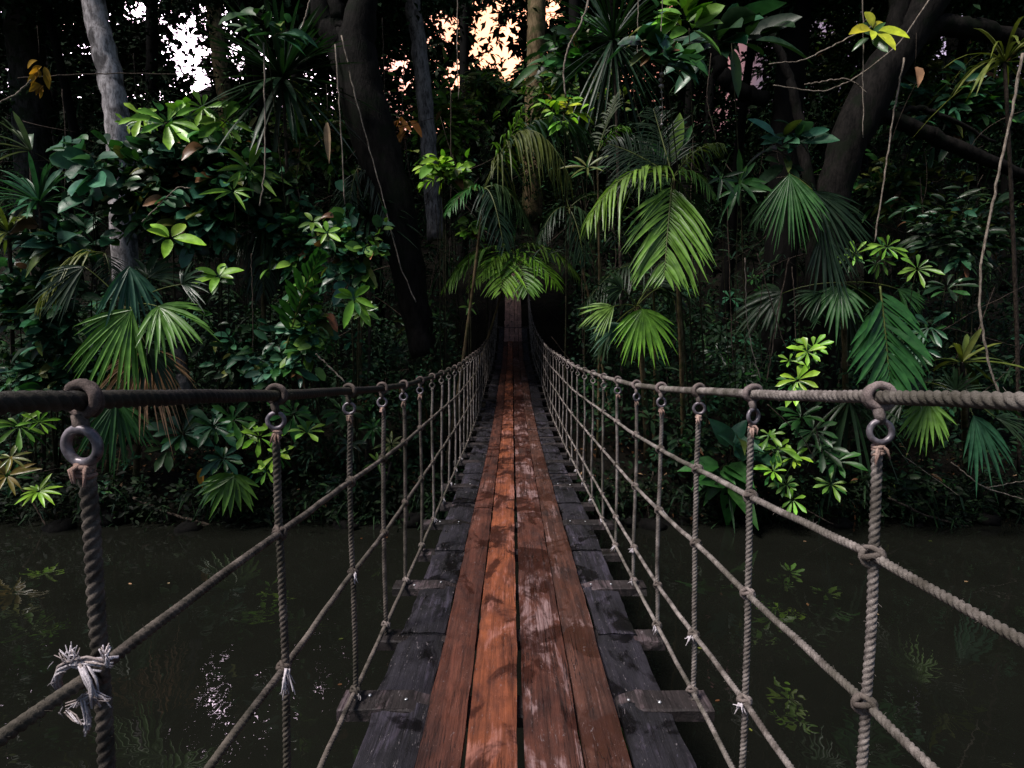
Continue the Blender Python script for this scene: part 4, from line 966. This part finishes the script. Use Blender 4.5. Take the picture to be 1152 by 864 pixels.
# ------------------------------------------------------------------ middle
bush('lime leaved bush beside the grey trunk', 'leafy_shrub', 'shrub', 497, 192, 9.5, 38, 18, 110, 18, ['bright', 'fresh', 'lime'], 'oval', .5, 'leaf', .25, hollow=.2)
bush('small lime sprig below the grey trunk', 'leafy_sprig', 'sprig', 523, 255, 9.8, 20, 14, 34, 15, ['bright', 'fresh'], 'oval', .6, 'leaf', .15, stems=2)
bush('yellow green feathery bush glowing under the orange sky', 'feathery_bush', 'bush', 548, 100, 16, 42, 26, 480, 13, ['olive', 'fresh', 'olive', 'mid'], 'lance', .35, 'leaf', .8)
bush('dark leafy sprays hanging above the feathery bush', 'leafy_sprig', 'sprig', 650, 62, 12.5, 52, 34, 130, 30, ['mid', 'deep', 'mid'], 'oval', .45, 'leaf', .4, stems=2, bx=690)
bush('pale yellow sprig of young leaves above the arching palm', 'leafy_sprig', 'sprig', 632, 124, 8.9, 26, 16, 40, 15, ['lime', 'yellow', 'bright'], 'oval', .45, 'leaf', .15, stems=1)
crown_pinnate('arching feather palm with drooping leaflets left above the bridge', 545, 212, 9.3, [(45, -92, -.2, -.05, 'fresh', dict(n=14, LL=.5, start=.35, droop=.6)), (98, -8, -.5, 1.15, 'olive', dict(n=36, LL=.42, droop=1.1, vee=-.05)), (122, -50, .1, .75, 'dark', dict(n=36, LL=.36, droop=1.0)), (-42, 28, -.4, .35, 'mid', dict(n=30, LL=.4, droop=.5)), (55, 52, -.3, .5, 'dark', dict(n=30, droop=.9)), (22, 68, -.5, .4, 'deep', dict(n=26, droop=.9))], bx=500, trunk=.035)
crown_pinnate('dim feather palm hanging right above the bridge end', 640, 235, 11.2, [(38, 42, -.3, .5, 'dark', dict(droop=1.0)), (-35, 38, -.3, .5, 'deep', dict(droop=1.0)), (18, 62, -.4, .3, 'dark', dict(droop=.8)), (-12, -45, .1, .1, 'deep'), (45, -12, 0, .4, 'deep')], bx=690, trunk=.035)
crown_pinnate('bright palm with arching fronds hanging over the far end of the bridge', 577, 284, 12.2, [
    (-78, 42, -.6, .42, 'fresh', dict(n=26, LL=.34, W=.12, droop=.6)), (-46, 40, -.8, .3, 'bright', dict(n=24, LL=.36, W=.12, droop=.5)), (-14, 46, -1.0, .2, 'bright', dict(n=22, LL=.45, W=.14, droop=.4, side=(0, -1, .5))), (16, 46, -1.0, .2, 'fresh', dict(n=22, LL=.45, W=.14, droop=.4, side=(0, -1, .5))),
    (50, 40, -.8, .3, 'bright', dict(n=24, LL=.38, W=.12, droop=.5)), (76, 32, -.5, .45, 'fresh', dict(n=26, LL=.34, W=.12, droop=.6)), (48, 2, -.2, .4, 'mid', dict(n=24)), (-40, 4, -.2, .4, 'mid', dict(n=24)), (6, -38, 0, .1, 'mid', dict(n=22))], bx=520, trunk=.03)
rosette('dark strap leaved rosettes filling the gap above the bright fan palm', 560, 262, 13.5, 42, 46, 'dark', W=.06, base_px=540)
rosette('large dim spiky palm crown under the top edge right of centre', 690, 45, 10.2, 92, 120, 'deep', 'dracaena', W=.03, base_px=700, droop=.25, hang=.8)
sprigs('slim stem with a drooping star of leaves left of the bright feather palm', 'whorled_shrub', 'shrub', 8.8, [(661, 188, 30, 'olive', 7)], bx=660, W=.14, prof='lance')

# ------------------------------------------------------------------ right bank
crown_pinnate('bright feather palm with a long hanging frond right of the bridge', 757, 200, 8.0, [
    (-10, 112, -.7, .10, 'fresh', dict(n=32, LL=.46, W=.11, droop=.35, fwd=.9, side=(0, -1, .35))), (-98, 52, -.5, .45, 'fresh', dict(n=30, LL=.36, W=.095, droop=.95, fwd=.6)),
    (58, -38, -.4, .4, 'olive', dict(n=22, LL=.42, W=.09, droop=.8)), (48, 22, -.4, .55, 'fresh', dict(n=22, LL=.4, droop=.8, W=.09)), (-72, -38, .2, .1, 'deep', dict(n=36, LL=.5, W=.06, side=(0, -1, .3))), (-22, -78, .3, 0, 'deep', dict(n=34, LL=.5, W=.06, side=(0, -1, .3))),
    (-72, 10, .1, .2, 'dark', dict(n=36, W=.05, side=(0, -1, .3))), (40, 80, .1, .3, 'dark', dict(n=26))], bx=770, trunk=.045)
crown_pinnate('pale grey feather frond rising behind the yellow sprig', 672, 172, 9.4, [(22, -66, .1, .05, 'grey', dict(n=26, LL=.42)), (36, -28, -.2, .4, 'fresh', dict(n=24, LL=.45, droop=.6)), (-22, -18, -.1, .4, 'mid', dict(n=20))], trunk=.025)
t = plant('young_banana_leaf', at(757, 180, 8.3), 'upright broad leaf standing in the bright feather palm', 'leaf'); lv = Leaves()
for dx, dy, c, w in [(8, -58, 'fresh', .28), (-28, -22, 'mid', .3), (24, -46, 'mid', .16)]: a = at(757, 182, 8.3); b = at(757+dx, 182+dy, 8.3); lv.leaf(a, b-a, (0, -1, .2), np.linalg.norm(b-a), np.linalg.norm(b-a)*w, .05, cv(c, .1), 'oval')
lv.build('blade', M['gloss'], t, at(757, 180, 8.3))
bush('hanging branch of round glossy leaves at the top right of centre', 'leafy_branch', 'branch', 748, 62, 7.2, 46, 56, 42, 30, ['teal', 'fresh', 'blue', 'mid'], 'round', .74, 'gloss', .2, stems=2, bx=780, hollow=.2)
bush('olive leaves at the top edge above the round leaved branch', 'leafy_sprig', 'sprig', 776, 20, 7.6, 32, 20, 26, 34, ['fresh', 'olive', 'bright'], 'oval', .5, 'leaf', .15, stems=1, bx=800)
bush('broad dark leaves hanging in front of the lilac sky gap', 'leafy_branch', 'branch', 815, 40, 8.6, 40, 30, 22, 62, ['dark', 'teal', 'deep'], 'oval', .42, 'gloss', .2, stems=1, bx=840, hollow=.2)
crown_fan('broad hanging fan leaf on the black vertical trunk', 888, 196, 8.4, [(888, 196, 2, 70, 74, 'mid', dict(spread=1.75, n=34, dY=-.2, droop=.1)), (915, 215, 55, 50, 82, 'deep', dict(spread=1.5, n=34)), (925, 260, 14, 60, 66, 'deep', dict(spread=1.2, n=20))], bx=905, extra=2, trunk=False)
bush('teal leaves perched on the black vertical trunk', 'epiphyte', 'plant', 890, 168, 8.6, 34, 26, 36, 34, ['teal', 'deep', 'blue'], 'oval', .4, 'gloss', .2, stems=1, bx=905)
sprigs('star of narrow leaves left of the hanging fan leaf', 'whorled_shrub', 'shrub', 8.4, [(832, 205, 34, 'mid', 9), (812, 200, 22, 'dark', 6)], bx=830, W=.2, prof='lance')
single_leaf('small grey dead leaf caught in the slanting black tree', 1029, 76, 8.8, 18, 'dry', W=.6)
sprigs('bright yellow green spray of five leaves at the upper right', 'young_leaf_spray', 'sprig', 7.2, [(982, 34, 30, 'yellow', 6)], W=.42, prof='oval', hang=True)
vine('pale arching twig reaching from the yellow spray', [(980, 30), (940, 50), (905, 68), (865, 72)], 7.3, .009)
vine('second pale twig curving below the yellow spray', [(1045, 0), (1010, 52), (960, 90), (925, 104), (870, 96)], 7.6, .009)
vine('tangle of pale twigs right of the black vertical trunk', [(905, 95), (925, 92), (950, 88), (965, 95), (975, 105)], 7.6, .009)
vine('straight thin vine hanging down past the yellow spray', [(971, -10), (971, 70), (971, 155)], 7.4, .007)
vine('pale slanting vine below the slanting black tree', [(1017, 65), (1005, 130), (995, 200), (984, 272)], 7.4, .011)
vine('long curved pale vine at the right edge', [(1150, 60), (1140, 120), (1118, 220), (1103, 300), (1102, 350), (1112, 410), (1125, 446)], 7.2, .016)
vine('looping pale vine at the top of the gap above the bridge', [(664, -5), (655, 25), (640, 50), (634, 75), (636, 110)], 7.8, .014)
vine('fine thread vine right of the looping vine', [(718, -5), (717, 70)], 8, .006)
t = plant('beaded_string', at(744, 0, 7.3), 'string with white beads hanging among the round leaves', 'string')
g = Geo(); P = [at(744.5+.8*sin(k), -8+k*9, 7.3) for k in range(18)]; g.tube(P, .006, 6); g.build('cord', M['vine'], t, P[0])
for yb_, r in ((84, .032), (90, .026), (97, .034), (104, .018), (112, .014), (121, .016), (130, .013), (140, .015)):
    g = Geo(); c = at(744+random.uniform(-1, 1), yb_, 7.29); g.torus(c, (.3, .2, 1), r*.5, r*.5, 8, 12, (1, 1, 1), lump=.08); g.build('bead', M['fray'], t, c)
bush('dense glossy dark shrub below the right bough', 'leafy_shrub', 'shrub', 1075, 118, 10.2, 92, 48, 460, 22, ['dark', 'mid', 'deep', 'teal'], 'oval', .38, 'gloss', .5)
bush('dim olive foliage under the low bough at the right', 'leafy_shrub', 'shrub', 1010, 205, 10.6, 78, 42, 420, 15, ['olive', 'deep', 'mid'], 'oval', .45, 'leaf', .5)
bush('dark glossy leaves at the right edge above the vine', 'leafy_shrub', 'shrub', 1085, 262, 9.6, 88, 52, 520, 18, ['deep', 'dark', 'teal', 'dark'], 'oval', .36, 'gloss', .5)
rosette('drooping strap leaves at the upper right edge', 1130, 70, 8.6, 82, 34, 'olive', base_px=1150, W=.05, droop=.9)
crown_fan('bright fan palm just right of the bridge', 716, 345, 8.6, [
    (722, 348, 6, 48, 52, 'bright', dict(spread=2.7, n=24, dY=-.5)), (690, 345, -38, 12, 42, 'fresh', dict(spread=1.9, n=20, dY=-.3)), (700, 365, -46, 12, 46, 'teal', dict(spread=1.2, n=14)), (735, 318, 25, -34, 40, 'deep', dict(spread=1.8)), (700, 325, -26, -20, 36, 'dark', {})], bx=728)
crown_pinnate('dark feather palm behind the bright fan palm', 735, 305, 9.6, [(-75, 35, -.3, .45, 'dark', dict(droop=.9)), (30, 55, 0, .4, 'deep', dict(droop=.9)), (-45, 2, 0, .45, 'deep', dict(droop=.9)), (30, -10, 0, .5, 'deep')], trunk=.03)
sprigs('slender shrub of bright whorls hanging at the right', 'whorled_shrub', 'shrub', 8.0, [(998, 278, 22, 'bright', 9), (962, 286, 20, 'bright', 8), (1032, 303, 22, 'fresh', 10), (990, 292, 18, 'fresh', 8)], bx=990, W=.2)
crown_pinnate('large hanging frond above the right handrail', 990, 322, 7.9, [(12, 118, -.4, .06, 'mid', dict(n=17, LL=.44, W=.22, droop=.25, fwd=.75, side=(0, -1, .3), start=.08))], trunk=0, name='hanging_frond', cat='frond', mat_='gloss')
crown_fan('dim fan palm crown left of the large hanging frond', 948, 318, 8.5, [(945, 322, -12, 42, 46, 'mid', dict(spread=2.7, n=22, dY=-.3)), (925, 330, -42, 6, 40, 'dark', dict(spread=1.5, n=16)), (1010, 325, 32, 20, 34, 'mid', dict(spread=1.6, n=14, dY=-.2)), (990, 345, 20, 30, 30, 'dark', {})], bx=955)
sprigs('teal whorls right of the large hanging frond', 'whorled_shrub', 'shrub', 8.2, [(1046, 368, 24, 'teal', 9), (1033, 392, 24, 'teal', 10), (1065, 322, 30, 'deep', 6), (1020, 410, 18, 'dark', 8)], bx=1045, W=.22)
sprigs('bright twin whorls hanging above the right handrail', 'whorled_shrub', 'shrub', 8.0, [(908, 396, 22, 'lime', 8), (897, 428, 24, 'lime', 9), (888, 406, 15, 'bright', 5), (915, 391, 20, 'bright', 8)], bx=900, W=.3)
sprigs('grey green whorls dim in the shade right of the bridge', 'whorled_shrub', 'shrub', 9.6, [(808, 395, 20, 'deep', 9), (838, 425, 22, 'deep', 10), (845, 405, 16, 'dark', 8)], bx=825, W=.22)
rosette('olive brown strap leaved pandanus above the right rope', 1082, 408, 8.0, 62, 20, 'olive', base_px=1090, W=.1, droop=.6)
crown_fan('deep green fan palm crossing the right handrail', 1085, 448, 8.1, [(1045, 452, -6, 46, 44, 'fresh', dict(spread=2.3, n=18, dY=-.3)), (1095, 468, 30, 52, 62, 'teal', dict(spread=1.6, n=16, dY=-.2)), (1040, 430, -42, 6, 46, 'dark', dict(spread=1.8)), (1120, 470, 42, 6, 40, 'dark', dict(spread=1.9)), (1075, 440, 12, -30, 40, 'dark', {})], bx=1090)
rosette('long hanging strap leaves below the right handrail', 955, 450, 8.7, 78, 22, 'dark', base_px=985, W=.055, droop=.9, up=-.6, hang=.7)
sprigs('green whorled shrub below the right handrail', 'whorled_shrub', 'shrub', 8.2, [(915, 485, 27, 'mid', 9), (902, 468, 26, 'mid', 8), (940, 520, 30, 'mid', 9), (925, 505, 26, 'dark', 8), (935, 545, 24, 'fresh', 7)], bx=925, W=.26)
sprigs('fresh lime whorls low behind the second right hanger', 'whorled_shrub', 'shrub', 8.1, [(875, 505, 22, 'bright', 8), (893, 515, 18, 'lime', 7), (870, 530, 20, 'bright', 8), (885, 545, 18, 'fresh', 7), (892, 562, 18, 'bright', 7), (866, 490, 16, 'fresh', 6)], bx=880, W=.28)
bush('broad split leaves low behind the third right hanger', 'broadleaf_plant', 'plant', 822, 515, 8.5, 38, 30, 26, 42, ['mid', 'mid', 'teal'], 'heart', .55, 'gloss', .2, stems=3, hollow=.1)
rosette('dark arching strap leaves under the broad split leaves', 815, 548, 8.8, 42, 30, 'deep', W=.06, droop=.9)
bush('low dim shrub close to the right shoreline', 'leafy_shrub', 'shrub', 1010, 545, 9.0, 66, 26, 200, 15, ['deep', 'dark'], 'oval', .4, 'leaf', .3)
bush('low shaded shrub right below the bridge net', 'leafy_shrub', 'shrub', 775, 500, 9.2, 40, 40, 170, 14, ['deep', 'dark'], 'oval', .4, 'leaf', .3)
for lb, pts, Y, r, mm in [
    ('brown twin vine crossing in the dark right of the bridge', [(852, 285), (862, 320), (872, 355), (885, 395)], 8.4, .009, 'vine_dark'),
    ('brown vine slanting the other way in the dark right of the bridge', [(888, 290), (875, 350), (868, 400), (862, 430)], 8.5, .010, 'vine_dark'),
    ('thin pale curved vine in the dark right of the bridge', [(838, 290), (839, 350), (845, 390), (856, 428)], 8.4, .008, 'vine'),
    ('looped vine beside the thin pale curved one', [(858, 320), (855, 350), (848, 372), (843, 380)], 8.5, .006, 'vine_dark'),
    ('straight vine above the bright twin whorls', [(891, 300), (894, 340), (895, 385)], 8.1, .007, 'vine_dark'),
    ('thin reddish stem right of the bright fan palm', [(756, 285), (759, 330), (762, 365)], 8.8, .009, 'vine_dark'),
    ('reddish twig dropping below the right handrail', [(863, 455), (885, 475), (905, 495), (918, 520)], 8.0, .008, 'vine_dark'),
    ('short reddish stem of the whorled shrub', [(918, 480), (922, 500), (930, 525)], 8.1, .008, 'vine_dark'),
    ('fine straight twig crossing the dark right edge', [(1060, 372), (1100, 348), (1152, 322)], 8.2, .005, 'vine_dark'),
    ('second fine twig crossing the dark right edge', [(1040, 362), (1090, 375), (1152, 392)], 8.3, .005, 'vine_dark'),
    ('fine twig stretched below the right handrail', [(1015, 512), (1040, 530), (1080, 558)], 7.9, .005, 'vine'),
    ('pale twig low at the right edge', [(1070, 520), (1105, 548), (1152, 562)], 8.0, .009, 'vine'),
    ('thin green twig beside the pale one', [(1108, 549), (1130, 545), (1152, 541)], 8.0, .007, 'vine'),
    ('brown twig touching the water right of the bridge', [(895, 565), (915, 578), (938, 590)], 8.3, .010, 'vine_dark')]:
    vine(lb, pts, Y, r, mm)
for i, (x, y0, y1) in enumerate([(690, 250, 330), (655, 290, 420), (818, 230, 420), (800, 60, 160), (935, 280, 420), (948, 330, 440), (1060, 10, 90), (1100, 180, 300), (1035, 200, 300), (870, 300, 430), (780, 150, 330), (642, 230, 340)]):
    vine('thin dark aerial root hanging in the shade of the right bank', [(x, y0), (x+random.uniform(-6, 6), (y0+y1)/2), (x+random.uniform(-8, 8), y1)], random.uniform(9, 12), .008, 'vine_dark', group='dark aerial roots right', name='aerial_root', cat='root')
for i in range(16):
    x, y_ = random.choice((random.uniform(-5.5, -1.2), random.uniform(1.4, 6))), random.uniform(3.2, 8.2); c = np.array((x, y_, .004)); lv = Leaves()
    d = nrm((random.gauss(0, 1), random.gauss(0, 1), 0)); lv.leaf(c, d, (0, 0, 1), random.uniform(.03, .07), random.uniform(.015, .03), -.02, cv(random.choice(('dry', 'olive', 'brown'))), 'oval', .1)
    tag(lv.build('floating_leaf', M['dry'], None, c), 'tiny fallen leaf floating on the dark water', 'leaf', 'fallen leaves floating on the water')
for lb, pts, Y, r in [
    ('bare forked branch lying in the water below the low fan leaf at the left', [(150, 560), (190, 578), (240, 592), (300, 598)], 8.7, .022),
    ('thin bare root dipping into the water at the left edge', [(20, 545), (40, 570), (52, 592)], 8.6, .015),
    ('curved root reaching down to the water left of the bridge', [(440, 520), (430, 560), (438, 592)], 8.9, .018),
    ('dark branch sloping into the water under the right handrail', [(1000, 560), (1040, 580), (1100, 596)], 8.6, .020),
    ('thin root dipping into the water right of the bridge', [(735, 530), (728, 565), (732, 592)], 8.9, .014)]:
    vine(lb, pts, Y, r, 'vine_dark', name='sunken_branch', cat='branch')
# rocks at the waterline
for i in range(34):
    px = random.choice((random.uniform(-30, 500), random.uniform(640, 1180))); Y = random.uniform(8.4, 9.1); c = at(px, 500, Y); c[2] = random.uniform(-.06, .10); r = random.uniform(.06, .24)
    g = Geo(); n_ = 9; th = np.linspace(.05, pi-.05, n_); s = RNG.standard_normal(3)*2
    ph = np.linspace(0, 2*pi, 13)[:-1]; V = np.array([[sin(a)*cos(b), sin(a)*sin(b), cos(a)*.6] for a in th for b in ph])
    V *= (r*(1+.22*np.sin(V[:, :1]*3+s[0])*np.cos(V[:, 1:2]*4+s[1])+.1*np.sin(V[:, 2:]*9+V[:, :1]*7+s[2])+.04*RNG.standard_normal((len(V), 1))))
    ii = np.arange(n_-1)[:, None]*12; jj = np.arange(12)[None]
    g.raw(V+c, np.stack([ii+jj, ii+12+jj, ii+12+(jj+1) % 12, ii+(jj+1) % 12], -1).reshape(-1, 4))
    o = g.build('rock', M['bark_dark'], None, c); tag(o, 'dark wet stone at the waterline of the far bank', 'rock', 'stones along the waterline')
print('objects', len(bpy.data.objects), 'verts', sum(len(m.vertices) for m in bpy.data.meshes))
